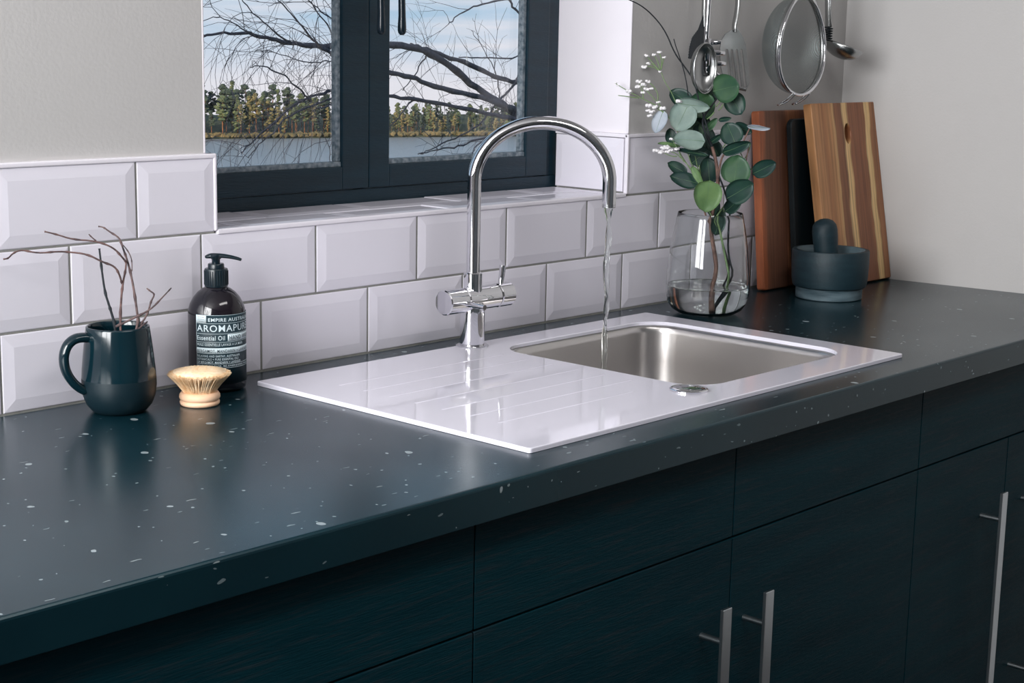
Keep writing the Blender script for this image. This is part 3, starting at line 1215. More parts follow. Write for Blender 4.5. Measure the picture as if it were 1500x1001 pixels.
def label_patch(name, x0, x1, z0, z1, off, m, parent):
    n = max(2, int((x1 - x0) / .0025))
    vs, fs = [], []
    for k in range(2):
        for i in range(n + 1):
            x = lerp(x0, x1, i / n)
            vs += [wrap(x, z0, off - .00012 * k), wrap(x, z1, off - .00012 * k)]
    h = 2 * (n + 1)
    for i in range(n):
        fs.append((2 * i, 2 * i + 2, 2 * i + 3, 2 * i + 1))
        fs.append((h + 2 * i + 1, h + 2 * i + 3, h + 2 * i + 2, h + 2 * i))
        fs.append((2 * i, h + 2 * i, h + 2 * i + 2, 2 * i + 2))
        fs.append((2 * i + 1, 2 * i + 3, h + 2 * i + 3, h + 2 * i + 1))
    fs.append((0, 1, h + 1, h))
    fs.append((2 * n, h + 2 * n, h + 2 * n + 1, 2 * n + 1))
    return MB().add(vs, fs).build(name, m, parent, smooth=True)


LBL = label_patch('label', 0, .112, .012, ZT, .0003, M_label, bot)
LBL['label'] = 'dark teal printed label'


def label_text(body, x0, ztop_, h, width, m, bold=.0, off=.00055):
    c = bpy.data.curves.new('txt', 'FONT')
    c.body = body
    c.size = 1.0
    c.offset = bold * .6
    c.space_character = 1.12
    c.resolution_u = 3
    o = bpy.data.objects.new('txt', c)
    COL.objects.link(o)
    dg = bpy.context.evaluated_depsgraph_get()
    me = bpy.data.meshes.new_from_object(o.evaluated_get(dg))
    bpy.data.objects.remove(o)
    xs = [v.co.x for v in me.vertices]
    ys = [v.co.y for v in me.vertices]
    xa, xb, ya, yb = min(xs), max(xs), min(ys), max(ys)
    capt = 0.72
    for v in me.vertices:
        X = x0 + (v.co.x - xa) / (xb - xa) * width
        Z = ztop_ - h + max(-.25, v.co.y / capt) * h
        v.co = wrap(X, Z, off)
    me.materials.clear()
    me.materials.append(m)
    me.update()
    o2 = link('lettering', me, None, LBL)
    return o2


def mmz(d):
    return ZT - d


label_patch('emblem', .0, .0155, mmz(.0108), mmz(.0006), .00045, M_print, LBL)
for i, (a, b) in enumerate(((.003, .0125), (.003, .0125), (.004, .0115))):
    label_patch('emblem_mark', a, b, mmz(.0032 + i * .0026 + .0004), mmz(.0032 + i * .0026), .00056, MATS['label_dark'], LBL)
for d in (.0003, .0112, .0250, .0362, .0475 - .0035, .0655, .0710):
    label_patch('rule', 0, .105, mmz(d + .0004), mmz(d), .00045, M_print, LBL)
label_patch('rule', 0, .0004, mmz(.072), mmz(.0003), .00045, M_print, LBL)
label_text('EMPIRE AUSTRALIA', .0180, mmz(.0040), .0046, .066, M_print, .022)
label_text('AROMAPURE', .0016, mmz(.0130), .0092, .081, M_print, .012)
label_text('Essential Oil', .0016, mmz(.0275), .0062, .0380, M_print, .020)
label_patch('print_box', .0435, .090, mmz(.0352), mmz(.0262), .00045, M_print, LBL)
label_text('HAND WASH', .0455, mmz(.0280), .0056, .041, MATS['label_dark'], .02, .00062)
label_text('HUILE ESSENTIELLE LAVAGE A LA MAIN', .0016, mmz(.0378), .0036, .066, M_print, .012)
label_patch('print_band', .0, .100, mmz(.0520), mmz(.0440), .00045, M_print, LBL)
label_text('BERGAMOT, MANDARIN + LAVENDER', .0016, mmz(.0461), .0043, .082, MATS['label_dark'], .01, .00062)
label_text('RELAXING AND EARTHY. AUSTRALIAN', .0016, mmz(.0536), .0030, .060, M_print, .012)
label_text('BOTANICALS + PURE ESSENTIAL OILS', .0016, mmz(.0578), .0030, .058, M_print, .012)
label_text('OF BERGAMOT, MANDARIN + LAVENDER', .0016, mmz(.0620), .0030, .062, M_print, .012)
label_text('MILD ALOE BASE, RE-ENERGISING WASH', .0016, mmz(.0672), .0024, .080, M_print, .008)

# ------------------------------------------------------------------ dish brush
DBX, DBY = .1135, -.1125
db = thing('dish_brush', 'round wooden dish brush head lying bristles up by the bottle', 'brush', (DBX, DBY, 0))
MB().lathe([(0, .0002), (.0235, .0002), (.0252, .002), (.0254, .0050), (.0240, .0060), (.0236, .0068), (.0250, .0078), (.0262, .0105), (.0258, .0140), (.0238, .0168), (.0215, .0175), (0, .0175)], 48).build('wooden_head', M_beech, db, auto=60)
core = MB().lathe([(0, .016), (.0180, .016), (.0235, .026), (.0300, .034), (.0352, .0405), (.033, .0445), (.020, .0470), (0, .0478)], 40)
core.build('bristle_core', M_bristle, db, smooth=True)
br = MB()
for i in range(2600):
    q = math.sqrt(random.random())
    if random.random() < .55:
        q = random.uniform(.86, 1.0)
    a = random.uniform(0, 2 * PI)
    a2 = a + random.gauss(0, .05)
    r0 = .0205 * q
    r1 = .0402 * q * random.uniform(.95, 1.03)
    z1 = .0485 - .0075 * q * q + random.uniform(-.0016, .0012)
    p0 = Vector((r0 * math.cos(a), r0 * math.sin(a), .0172))
    p2 = Vector((r1 * math.cos(a2), r1 * math.sin(a2), z1))
    p1 = (p0 + p2) / 2 + Vector((-math.cos(a), -math.sin(a), 0)) * (.0012 * q)
    br.tube([p0, p1, p2], [.00042, .00042, .00030], n=3, cap=True)
brs = br.build('bristles', M_bristle, db)
brs['kind'] = 'stuff'

# ------------------------------------------------------------------ vase with eucalyptus
VX, VY = 1.197, -.127
vase = thing('glass_vase', 'clear rounded glass vase holding eucalyptus, white sprigs and water', 'vase', (VX, VY, 0))
vo = [(0, .0006), (.040, .0006), (.050, .0022), (.062, .0095), (.0700, .0215), (.0732, .036), (.0736, .050), (.0728, .068), (.0708, .090), (.0676, .120), (.0630, .148), (.0585, .170), (.0566, .1790)]
vi = [(.0563, .1795), (.0559, .1790), (.0577, .170), (.0618, .148), (.0664, .120), (.0696, .090), (.0716, .068), (.0723, .050), (.0718, .036), (.0688, .0218), (.0595, .0105), (.046, .0042), (0, .0034)]
MB().lathe(vo + vi, 72).build('glass_body', M_vase, vase, smooth=True)
wv = [(0, .0035), (.0458, .0043), (.0593, .0106), (.0686, .0220), (.0715, .0360), (.0719, .0490), (.0716, .0515), (.0700, .0508), (.060, .0506), (0, .0506)]
wv = [(r * 1.004 if r > 0 else 0, z) for r, z in wv]
vw = MB().lathe(wv, 72).build('vase_water', M_water, None, smooth=True, loc=(VX, VY, 0))
tag(vw, 'shallow clear water standing in the bottom of the glass vase', 'water')

VD = (Vector((VX, VY, .2)) - CAM).dot(VIEW)


def pv(u, v, d=0.0):
    return at(u, v, VD + d)


def c5(x, y, d=0.0):
    return pv(880 + x / 3.85, 50 + y / 3.85, d)


def stem(name, pts, r0, r1, m, parent, org, it=2, n=8):
    Q = chaikin(pts, it)
    return under(MB().tube(Q, taper(r0, r1, len(Q)), n=n).build(name, m, None, smooth=True), parent, org)


VORG = Vector((VX, VY, .012))
euc = thing('eucalyptus_branch', 'leafy green eucalyptus branch with woody stem in the glass vase', 'plant', VORG)
foot = [Vector((VX - .012, VY - .018, .0165)), Vector((VX - .004, VY - .010, .040))]
stem('woody_stem', foot + [pv(1050, 398, .005), pv(1047, 372), pv(1042, 345), pv(1041, 325), pv(1046, 300), pv(1052, 270), pv(1050, 240), pv(1043, 215)], .0042, .0028, M_stem_wood, euc, VORG)
stem('side_stem', [pv(1043, 215), pv(1033, 195), pv(1028, 178), pv(1034, 165), pv(1045, 152), pv(1054, 138)], .0024, .0013, M_twig_dark, euc, VORG)
stem('side_stem', [pv(1041, 330), pv(1034, 318), pv(1031, 304), pv(1036, 280), pv(1022, 255)], .0020, .0012, M_stem_wood, euc, VORG)
stem('side_stem', [pv(1052, 262), pv(1056, 232, -.01), pv(1066, 220, -.015), pv(1084, 218, -.02), pv(1098, 188, -.02)], .0020, .0012, M_stem_wood, euc, VORG)
stem('side_stem', [pv(1098, 205, -.02), pv(1094, 232, -.02), pv(1090, 248, -.02)], .0010, .0010, M_stem_wood, euc, VORG)
stem('side_stem', [pv(1044, 325), pv(1062, 300, -.02), pv(1080, 280, -.03), pv(1095, 271, -.035)], .0018, .0010, M_green, euc, VORG)
stem('green_stem', [Vector((VX + .020, VY - .012, .018)), pv(1070, 412), pv(1062, 375), pv(1054, 335), pv(1048, 318)], .0022, .0020, M_green, euc, VORG)


def leaf(cx, cy, length, width, ang, m, d=0.0, yaw=0.0, pitch=0.0, curl=.12, vein=True):
    """leaf traced in crop pixels: centre, length and width, direction of its tip in degrees (0 = right, 90 = up), depth offset; yaw/pitch turn it out of the picture plane"""
    L_ = length * 1.06 / 3.85 / F * (VD + d)
    Wd = width * 1.16 / 3.85 / F * (VD + d)
    c = c5(cx, cy, d)
    a = math.radians(ang)
    ax = RIGHT * math.cos(a) + UPV * math.sin(a)
    ay = RIGHT * -math.sin(a) + UPV * math.cos(a)
    nrm = -VIEW
    rot = Matrix.Rotation(math.radians(yaw), 3, ax) @ Matrix.Rotation(math.radians(pitch), 3, ay)
    ax, ay, nrm = rot @ ax, rot @ ay, rot @ nrm
    nu, nv = 10, 6
    vs, fs = [], []
    th = .0004
    for side in (1, -1):
        for i in range(nu + 1):
            t = i / nu
            w = (math.sin(PI * t ** 0.85) ** 0.50) * .5 * (1 - .10 * t)
            w = max(w, .012)
            for j in range(nv + 1):
                s = j / nv * 2 - 1
                bend = curl * (.35 * (s * s) - .9 * (t - .5) ** 2) * L_ * .6
                wave = .02 * L_ * math.sin(6 * t + 3 * s)
                fold = -.0006 * (1 - min(1, abs(s) * 3))
                vs.append(c + ax * ((t - .5) * L_) + ay * (s * w * Wd) + nrm * (bend + wave + fold + th * side))
    K = (nu + 1) * (nv + 1)
    for i in range(nu):
        for j in range(nv):
            p0 = i * (nv + 1) + j
            q = (p0, p0 + nv + 1, p0 + nv + 2, p0 + 1)
            fs.append(q)
            fs.append(tuple(K + k for k in reversed(q)))
    rim = [i * (nv + 1) for i in range(nu + 1)] + [nu * (nv + 1) + j for j in range(1, nv + 1)] + [i * (nv + 1) + nv for i in range(nu - 1, -1, -1)] + [j for j in range(nv - 1, 0, -1)]
    for p0, p1 in zip(rim, rim[1:] + rim[:1]):
        fs.append((p0, p1, K + p1, K + p0))
    o = MB().add(vs, fs).build('leaf', m, None, smooth=True)
    under(o, euc, VORG)
    if vein:
        V = MB()
        mid = [c + ax * ((t - .5) * L_) + nrm * (curl * (-.9 * (t - .5) ** 2) * L_ * .6 + .02 * L_ * math.sin(6 * t) - .0006 + th * 1.5) for t in [k / 8 for k in range(9)]]
        V.tube(mid, taper(.0004, .0001, 9), n=5)
        vo_ = V.build('vein', M_vein, None, smooth=True)
        vo_.parent = o
        vo_.matrix_parent_inverse = Matrix.Translation(-VORG)
        vo_.matrix_parent_inverse = Matrix.Identity(4)
    # stalk from the leaf base to the stem behind it
    return o


D_, M_, L__, P_, Y_ = M_leafD, M_leafM, M_leafL, M_leafP, M_leafY
for spec in [
    (707, 305, 150, 150, 15, M_, -.01, 0, 10), (760, 395, 128, 110, -60, D_, .015, 15, 0), (450, 358, 140, 100, 140, D_, .03, 10, 20),
    (572, 398, 160, 140, 60, M_, .02, 0, 15), (520, 402, 185, 78, -8, L__, -.025, 35, 0), (460, 468, 160, 140, -115, L__, -.02, 0, 10),
    (330, 495, 130, 78, -110, P_, -.01, 20, 0), (498, 597, 172, 112, 175, L__, -.03, 20, 0), (515, 670, 180, 50, 170, D_, -.02, 50, 0),
    (395, 575, 85, 60, 100, D_, .02, 0, 0), (735, 560, 130, 118, 110, D_, -.02, 0, 15), (800, 535, 110, 66, -20, D_, .0, 30, 0),
    (890, 527, 124, 34, -6, P_, -.03, 55, 0), (765, 641, 162, 70, 20, D_, -.035, 30, 0), (762, 765, 165, 152, 80, M_, -.045, 0, 10),
    (922, 757, 145, 88, 24, D_, -.03, 10, 10), (786, 885, 165, 125, 30, M_leafD, -.05, 10, 0), (602, 915, 172, 150, -95, Y_, -.06, -8, 10),
    (432, 758, 120, 70, 150, D_, -.005, 20, 0), (470, 822, 158, 84, 165, D_, -.015, 10, 0), (608, 770, 150, 108, 95, D_, .01, 10, 0),
    (575, 580, 150, 130, 100, M_leafD, .03, 0, 0), (590, 318, 110, 92, 90, D_, .05, 0, 0), (545, 490, 150, 120, 120, D_, .04, 0, 0),
    (650, 590, 80, 36, 35, D_, 0, 30, 0), (625, 510, 90, 40, 50, M_, .01, 20, 0), (745, 965, 110, 78, 40, D_, -.02, 20, 0),
    (545, 800, 120, 40, -60, Y_, -.03, 30, 0), (385, 625, 120, 30, 172, Y_, -.01, 40, 0), (700, 480, 70, 28, 10, D_, .0, 30, 0),
    (560, 690, 120, 95, 40, D_, .02, 0, 0), (640, 640, 110, 80, 120, D_, .03, 10, 0), (640, 330, 90, 70, 30, D_, .04, 0, 0), (530, 540, 110, 90, -30, M_, .03, 0, 0), (585, 850, 100, 80, 100, D_, .02, 10, 0),
    (640, 985, 90, 60, 60, D_, .0, 10, 0), (665, 1060, 150, 80, 75, M_leafD, .0, 20, 0),
]:
    leaf(*spec)
# leaf stalks
for a, b in [((690, 395), (665, 430)), ((640, 440), (600, 480)), ((700, 340), (650, 410)), ((720, 580), (690, 640)), ((845, 620), (815, 700)), ((800, 700), (780, 660)), ((860, 755), (820, 770)),
             ((540, 850), (590, 980)), ((555, 740), (560, 830)), ((600, 985), (655, 1090)), ((830, 855), (690, 1000))]:
    stem('leaf_stalk', [c5(*a, -.01), c5((a[0] + b[0]) / 2 + 5, (a[1] + b[1]) / 2, -.006), c5(*b, 0)], .0009, .0011, M_green, euc, VORG, 1, 6)

# bare dark twig
dt = thing('dark_twig', 'bare dark twig rising left out of the glass vase', 'twig', VORG)
stem('twig_stem', [Vector((VX + .014, VY + .004, .0145)), pv(1077, 408, .0), pv(1066, 375, .0), pv(1067, 330, .0), pv(1070, 312), pv(1062, 280), pv(1050, 250), pv(1043, 215), pv(1034, 180), pv(1024, 150), pv(1017, 118), pv(1003, 98, -.005), pv(988, 78, -.015), pv(976, 48, -.025), pv(960, 26, -.04),
                   pv(940, 8, -.065), pv(918, -2, -.09), pv(895, -12, -.11)], .0019, .0009, M_twig_dark, dt, VORG)
stem('twig_fork', [pv(1008, 140, .01), pv(1006, 122), pv(1001, 100), pv(995, 82), pv(990, 68), pv(987, 57)], .0010, .0008, M_twig_dark, dt, VORG)
stem('twig_fork', [Vector((VX + .022, VY + .008, .0155)), pv(1072, 402, .01), pv(1060, 362, .01), pv(1052, 330, .01), pv(1050, 300, .01), pv(1054, 262, .01)], .0018, .0012, M_twig_dark, dt, VORG)


def flower(p, r, parent, org):
    m = MB()
    for k in range(5):
        a = 2 * PI * k / 5 + random.random()
        m.ico(p + Vector((math.cos(a), math.sin(a), random.uniform(-.3, .5))) * r * .62, r * .62, 1, (1, 1, .8), .1)
    m.ico(p, r * .6, 1)
    return under(m.build('flower', M_flower, None, smooth=True), parent, org)


def sprig(label, stems, flowers):
    root = thing('flower_sprig', label, 'flower sprig', VORG, group='white flower sprigs in the vase')
    for pts, d in stems:
        stem('sprig_stem', [c5(x, y, d) for x, y in pts], .0011, .0007, M_green, root, VORG, 2, 6)
    for x, y, r, d in flowers:
        flower(c5(x, y, d), r * 1.25 / 3.85 / F * VD, root, VORG)


sprig('upper white flower sprig, fan of tiny blossoms above the leaves',
      [([(600, 1000), (565, 830), (520, 640), (470, 480), (425, 390), (395, 320), (360, 270), (340, 210)], .02), ([(335, 210), (300, 170), (262, 125)], .02), ([(335, 200), (320, 150), (302, 120)], .02),
       ([(340, 200), (345, 150), (330, 102)], .02), ([(340, 200), (350, 160), (356, 132)], .02), ([(330, 205), (285, 180), (245, 186)], .02), ([(330, 205), (300, 172), (268, 166)], .02)],
      [(260, 122, 11, .02), (302, 118, 10, .02), (330, 102, 12, .02), (357, 132, 9, .02), (246, 187, 13, .02), (268, 166, 9, .02), (332, 212, 8, .02)])
sprig('left white flower sprig with dense blossom clusters in front of the wall corner',
      [([(610, 1000), (580, 860), (520, 760), (480, 640), (430, 545), (380, 460), (320, 385), (270, 330), (235, 290)], -.01), ([(400, 490), (330, 410), (250, 372), (160, 325), (85, 280)], -.01),
       ([(320, 385), (325, 340), (300, 295), (265, 265)], -.01), ([(215, 362), (150, 352), (98, 346)], -.01), ([(240, 362), (238, 330), (215, 265)], -.01), ([(380, 460), (330, 425), (290, 405)], -.01)],
      [(160, 325, 15, -.01), (85, 276, 6, -.01), (95, 290, 6, -.01), (216, 268, 14, -.01), (210, 298, 13, -.01), (240, 286, 13, -.01), (258, 310, 13, -.01), (266, 268, 12, -.01), (286, 308, 11, -.01), (238, 330, 10, -.01),
       (273, 405, 16, -.015), (303, 412, 14, -.015), (290, 440, 14, -.015), (278, 460, 13, -.015), (268, 432, 11, -.015), (350, 420, 14, -.015), (325, 385, 10, -.01), (440, 378, 15, -.03)])
sprig('lower white flower sprig with bell blossoms beside the spout end',
      [([(620, 1000), (570, 840), (520, 770), (455, 700), (420, 670), (380, 660)], -.025), ([(470, 720), (450, 690), (440, 660)], -.025), ([(430, 690), (400, 690), (360, 672)], -.025), ([(540, 790), (500, 760), (400, 590)], -.02)],
      [(312, 657, 15, -.025), (340, 665, 15, -.025), (352, 645, 14, -.025), (372, 640, 15, -.025), (375, 665, 13, -.025), (395, 655, 11, -.025), (428, 650, 12, -.025), (400, 592, 11, -.02)])

# ------------------------------------------------------------------ chopping boards
def board_mesh(w, h, th, r, hole=None):
    outer_ = rrect(0, w, 0, h, r, 5)
    if hole:
        cx, cz, hw, hh = hole
        inn = [(cx + hw * math.cos(2 * PI * i / 24), cz + hh * math.sin(2 * PI * i / 24)) for i in range(24)]
        me = plate_with_hole(outer_, inn, 0, th, bevel=.0015)
        for v in me.vertices:
            x, y, z = v.co
            v.co = (x, -z, y)
        me.update()
        return me
    m = MB()
    n = len(outer_)
    e = .0018
    rings = []
    inset = rrect(e, w - e, e, h - e, max(r - e, .001), 5)
    for ring, y in ((inset, 0), (outer_, -e), (outer_, -th + e), (inset, -th)):
        rings += [(x, y, z) for x, z in ring]
    fs = []
    for k in range(3):
        for i in range(n):
            j = (i + 1) % n
            fs.append((k * n + i, k * n + j, (k + 1) * n + j, (k + 1) * n + i)[::-1])
    fs.append(tuple(range(n))[::1])
    fs.append(tuple(3 * n + i for i in range(n - 1, -1, -1)))
    m.add(rings, fs)
    me = m.mesh('board')
    bm = bmesh.new()
    bm.from_mesh(me)
    bmesh.ops.recalc_face_normals(bm, faces=bm.faces)
    bm.to_mesh(me)
    bm.free()
    return me


RED = [(0, (176, 100, 64)), (.05, (180, 104, 68)), (.10, (126, 82, 60)), (.40, (112, 72, 54)), (.46, (168, 112, 78)), (.62, (142, 92, 64)), (.7, (104, 66, 50)), (1, (134, 86, 60))]
ACA = [(0, (196, 142, 94)), (.14, (190, 134, 88)), (.18, (172, 116, 74)), (.30, (200, 146, 96)), (.33, (222, 176, 120)), (.355, (150, 98, 64)), (.45, (132, 84, 56)), (.48, (232, 194, 138)), (.53, (228, 188, 130)),
       (.56, (148, 94, 62)), (.72, (138, 86, 58)), (.80, (156, 102, 68)), (.815, (232, 196, 140)), (.88, (228, 190, 132)), (.90, (164, 112, 74)), (1, (150, 98, 66))]


def lean(o, x, y0, y1, h):
    """stand on the worktop at y0 (back lower edge), top back edge at y1"""
    a = math.asin(max(-1, min(1, (y1 - y0) / h)))
    o.rotation_euler = (-a, 0, 0)
    o.location = (x, y0, .0004 + .0)
    return a


b1 = link('chopping_board', board_mesh(.215, .345, .018, .006), acacia_mat('red_acacia', RED, .215, 2.0, .02))
tag(b1, 'reddish brown wooden chopping board at the back, left of the black board', 'chopping board')
a1 = lean(b1, 1.490, -.0345, -.0015, .345)
b1.location.z = .018 * math.sin(abs(a1)) * 0 + .0006
b2 = link('chopping_board', board_mesh(.22, .330, .012, .016), M_black)
tag(b2, 'black chopping board standing between the two wooden boards', 'chopping board')
a2 = lean(b2, 1.574, -.0600, -.0265, .330)
b3 = link('chopping_board', board_mesh(.238, .362, .018, .004, (.125, .300, .0115, .0205)), acacia_mat('striped_acacia', ACA, .238, 5.0, .022))
tag(b3, 'striped acacia chopping board with oval hole, leaning in front at the corner', 'chopping board')
a3 = lean(b3, 1.606, -.1080, -.0440, .362)

# ------------------------------------------------------------------ mortar and pestle
MOX, MOY = 1.528, -.172
mo = thing('mortar', 'dark stone mortar with grey foot beside the chopping boards', 'mortar', (MOX, MOY, 0))
MB().lathe([(0, .0005), (.0605, .0005), (.0622, .002), (.0625, .0205), (.0605, .0225), (0, .0225)], 56).build('foot', M_stone_foot, mo, auto=40)
MB().lathe([(0, .0225), (.0660, .0225), (.0690, .0245), (.0712, .036), (.0722, .06), (.0722, .0905), (.0712, .0925), (.0640, .0928)], 56).build('bowl', M_stone, mo, auto=40)
MB().lathe([(.0640, .0928), (.0600, .0900), (.055, .070), (.046, .050), (.030, .038), (0, .034)], 56).build('hollow', M_stone_in, mo, smooth=True)
pe = MB()
pp = [(0, 0), (.012, .001), (.0185, .006), (.0210, .014), (.0215, .026), (.0222, .040), (.0230, .060), (.0240, .078), (.0240, .090), (.0222, .100), (.0165, .1075), (.0080, .1115), (0, .1125)]
pe.lathe(pp, 40)
po = pe.build('pestle', M_stone, None, smooth=True, loc=(MOX + .004, MOY + .006, .0375))
po.rotation_euler = (math.radians(-6), math.radians(-3), 0)
tag(po, 'rounded dark stone pestle standing in the mortar', 'pestle')

# ------------------------------------------------------------------ utensils on the rail
RZ = 0.74
rail = thing('utensil_rail', 'steel rail on the wall above the hanging utensils', 'rail', (1.5, -.045, RZ))
MB().tube([(-.36, 0, 0), (.30, 0, 0)], .006, n=16).build('rail_bar', M_rail, rail, auto=50)
for xx in (-.33, .27):
    MB().tube([(xx, 0, 0), (xx, .053, 0)], .005, n=12).build('rail_bracket', M_rail, rail, auto=50)


def hook_loop(x, y, z0):
    """closed loop round the rail at the top of a handle"""
    return [Vector((x, y, z0)), Vector((x, y, RZ - .012)), Vector((x, -.0555, RZ - .002)), Vector((x, -.053, RZ + .008)), Vector((x, -.044, RZ + .0105)), Vector((x, -.0355, RZ + .006))]


def onY(u, v, Y):
    return on(u, v, 1, Y)


UG = 'steel utensils hanging on the wall'
# cake server: dark mirror blade with saw-toothed edge
cs = thing('cake_server', 'steel cake server with saw-toothed edge, leftmost hanging utensil', 'utensil', onY(1024, 40, -.036), group=UG)
org = Vector(cs.location)
Yc = -.036
pts = [(1030, 22), (1022, 44), (1014, 55), (1010, 70), (1008.5, 86), (1030, 88), (1034, 60), (1034, 22)]
edge = []
for (u0, v0), (u1, v1) in zip(pts, pts[1:] + pts[:1]):
    k = 8 if (u0, v0) in ((1014, 55), (1010, 70), (1022, 44)) else 1
    for i in range(k):
        t_ = i / k
        off_ = -1.0 if (i % 2 and k > 1) else 0
        edge.append((lerp(u0, u1, t_) + off_, lerp(v0, v1, t_)))
P = [onY(u, v, Yc) for u, v in edge]
n = len(P)
bl = MB().add([p for p in P] + [p + Vector((0, -.0012, 0)) for p in P], [tuple(range(n)), tuple(range(2 * n - 1, n - 1, -1))] + [(i, n + i, n + (i + 1) % n, (i + 1) % n) for i in range(n)])
under(bl.build('blade', M_handle_black, None), cs, org)
x_ = onY(1031, 10, Yc).x
under(MB().tube(chaikin([onY(1031, 40, Yc), onY(1030.5, 15, Yc)] + hook_loop(x_, Yc, .57), 2), .0042, n=12, flat=.5).build('handle', M_steel2, None, smooth=True), cs, org)

# spaghetti server: round rod, spoon head with prongs
sv = thing('spaghetti_server', 'steel spaghetti server with prongs behind the eucalyptus', 'utensil', onY(1034, 90, -.070), group=UG)
org = Vector(sv.location)
Ys = -.070
x_ = onY(1037, 0, Ys).x
under(MB().tube([onY(1032.5, 90, Ys), onY(1036, 40, Ys), onY(1038.5, 0, Ys)] + hook_loop(x_, Ys, .62), .0046, n=16).build('handle', M_chrome, None, smooth=True), sv, org)
hc = onY(1026, 100, Ys - .005)
sp = MB()
vs, fs = [], []
R_, C_ = 12, 24
for lay in (0, 1):
    for i in range(R_ + 1):
        ph = i / R_ * PI * .5
        for j in range(C_):
            a = 2 * PI * j / C_
            rr_ = math.sin(ph)
            k = 1 - .045 * lay
            vs.append(hc + Vector((.034 * rr_ * math.cos(a) * k, .024 * math.cos(ph) * k - .012, .045 * rr_ * math.sin(a) * k)))
K = (R_ + 1) * C_
for i in range(R_):
    for j in range(C_):
        q = (j + 1) % C_
        f = (i * C_ + j, (i + 1) * C_ + j, (i + 1) * C_ + q, i * C_ + q)
        fs.append(f)
        fs.append(tuple(K + z for z in reversed(f)))
for j in range(C_):
    q = (j + 1) % C_
    fs.append((R_ * C_ + j, K + R_ * C_ + j, K + R_ * C_ + q, R_ * C_ + q))
under(sp.add(vs, fs).build('spoon_head', M_steel2, None, smooth=True), sv, org)
for (ua, va, ub, vb) in ((1040, 62, 1057, 62), (1040, 77, 1062, 78), (1041, 93, 1063, 93), (1038, 104, 1058, 114)):
    under(MB().tube([onY(ua - 6, va + 4, Ys), onY(ua + 1, va, Ys), onY((ua + ub) / 2, (va + vb) / 2, Ys - .006), onY(ub, vb, Ys - .016)], [.0066, .0066, .0060, .0036], n=10, flat=.9).build('prong', M_chrome, None, smooth=True), sv, org)
under(MB().tube([onY(1036, 56, Ys), onY(1036, 80, Ys), onY(1034, 110, Ys)], [.006, .008, .007], n=10).build('prong_spine', M_chrome, None, smooth=True), sv, org)

# slotted turner
tn = thing('slotted_turner', 'steel slotted turner hanging left of the sieve', 'utensil', onY(1078, 45, -.030), group=UG)
org = Vector(tn.location)
Yt = -.030
out = [(1071, 44), (1062, 50), (1056, 60), (1054, 75), (1056, 100), (1062, 125), (1092, 133), (1098, 122), (1095, 90), (1092, 65), (1087, 52), (1081, 44)]
bm = bmesh.new()
loops = []


def add_loop(pp_):
    v_ = [bm.verts.new(onY(u, v, Yt)) for u, v in pp_]
    return [bm.edges.new((v_[i], v_[(i + 1) % len(v_)])) for i in range(len(v_))]


E_ = add_loop(out)
for ua, va, ub, vb in ((1064.5, 73, 1070, 122), (1071.5, 73, 1077, 124), (1078.5, 73, 1084, 126), (1085.5, 73, 1091.5, 127)):
    w_ = 1.8
    E_ += add_loop([(ua - w_, va), (ua, va - 1.5), (ua + w_, va), (ub + w_, vb), (ub, vb + 1.5), (ub - w_, vb)])
bmesh.ops.triangle_fill(bm, use_beauty=True, use_dissolve=False, edges=E_, normal=(0, -1, 0))
me = bpy.data.meshes.new('turner_blade')
bm.to_mesh(me)
bm.free()
tb = link('blade', me, M_steel2)
sm = tb.modifiers.new('thickness', 'SOLIDIFY')
sm.thickness = .0016
sm.offset = 0
under(tb, tn, org)
x_ = onY(1082, 0, Yt).x
under(MB().tube(chaikin([onY(1076, 47, Yt), onY(1075.5, 38, Yt), onY(1079, 20, Yt), onY(1081, 5, Yt), onY(1081, -20, Yt)] + hook_loop(x_ + .003, Yt - .004, .64), 2), .0055, n=12, flat=.45).build('handle', M_steel2, None, smooth=True), tn, org)
# rolled lower lip of the blade
under(MB().tube([onY(1063, 125, Yt), onY(1076, 128.5, Yt - .004), onY(1092, 132.5, Yt)], [.002, .003, .002], n=8).build('lip', M_steel2, None, smooth=True), tn, org)

# sieve
sc_ = onY(1176, 66, -.082)
sv2 = thing('sieve', 'round wire mesh sieve with steel rim hanging on the wall', 'sieve', sc_, group=UG)
SR = .0930
sv2.rotation_euler = (0, 0, math.radians(6))
rim = [(SR * math.cos(2 * PI * i / 64), .004 * math.sin(4 * PI * i / 64), SR * math.sin(2 * PI * i / 64)) for i in range(65)]
MB().tube(rim, .0032, n=12, cap=False).build('rim', M_chrome, sv2, smooth=True)
prof = []
cap_ = MB()
vs, fs = [], []
R_, C_ = 16, 64
for i in range(R_ + 1):
    t_ = i / R_
    r_ = SR * (1 - (1 - t_) ** 2.0) ** .5 if t_ < 1 else SR
    r_ = SR * math.sin(t_ * PI / 2)
    y_ = .068 * math.cos(t_ * PI / 2) ** .8
    for j in range(C_):
        a = 2 * PI * j / C_
        vs.append((r_ * math.cos(a), y_, r_ * math.sin(a)))
for i in range(R_):
    for j in range(C_):
        q = (j + 1) % C_
        fs.append((i * C_ + j, (i + 1) * C_ + j, (i + 1) * C_ + q, i * C_ + q))
cap_.add(vs, fs).build('mesh_bowl', M_net, sv2, smooth=True)
band = MB().tube([(p[0] * .985, p[1] + .006, p[2] * .985) for p in rim], .0036, n=8, flat=.4, cap=False)
band.build('rim_band', M_steel2, sv2, smooth=True)
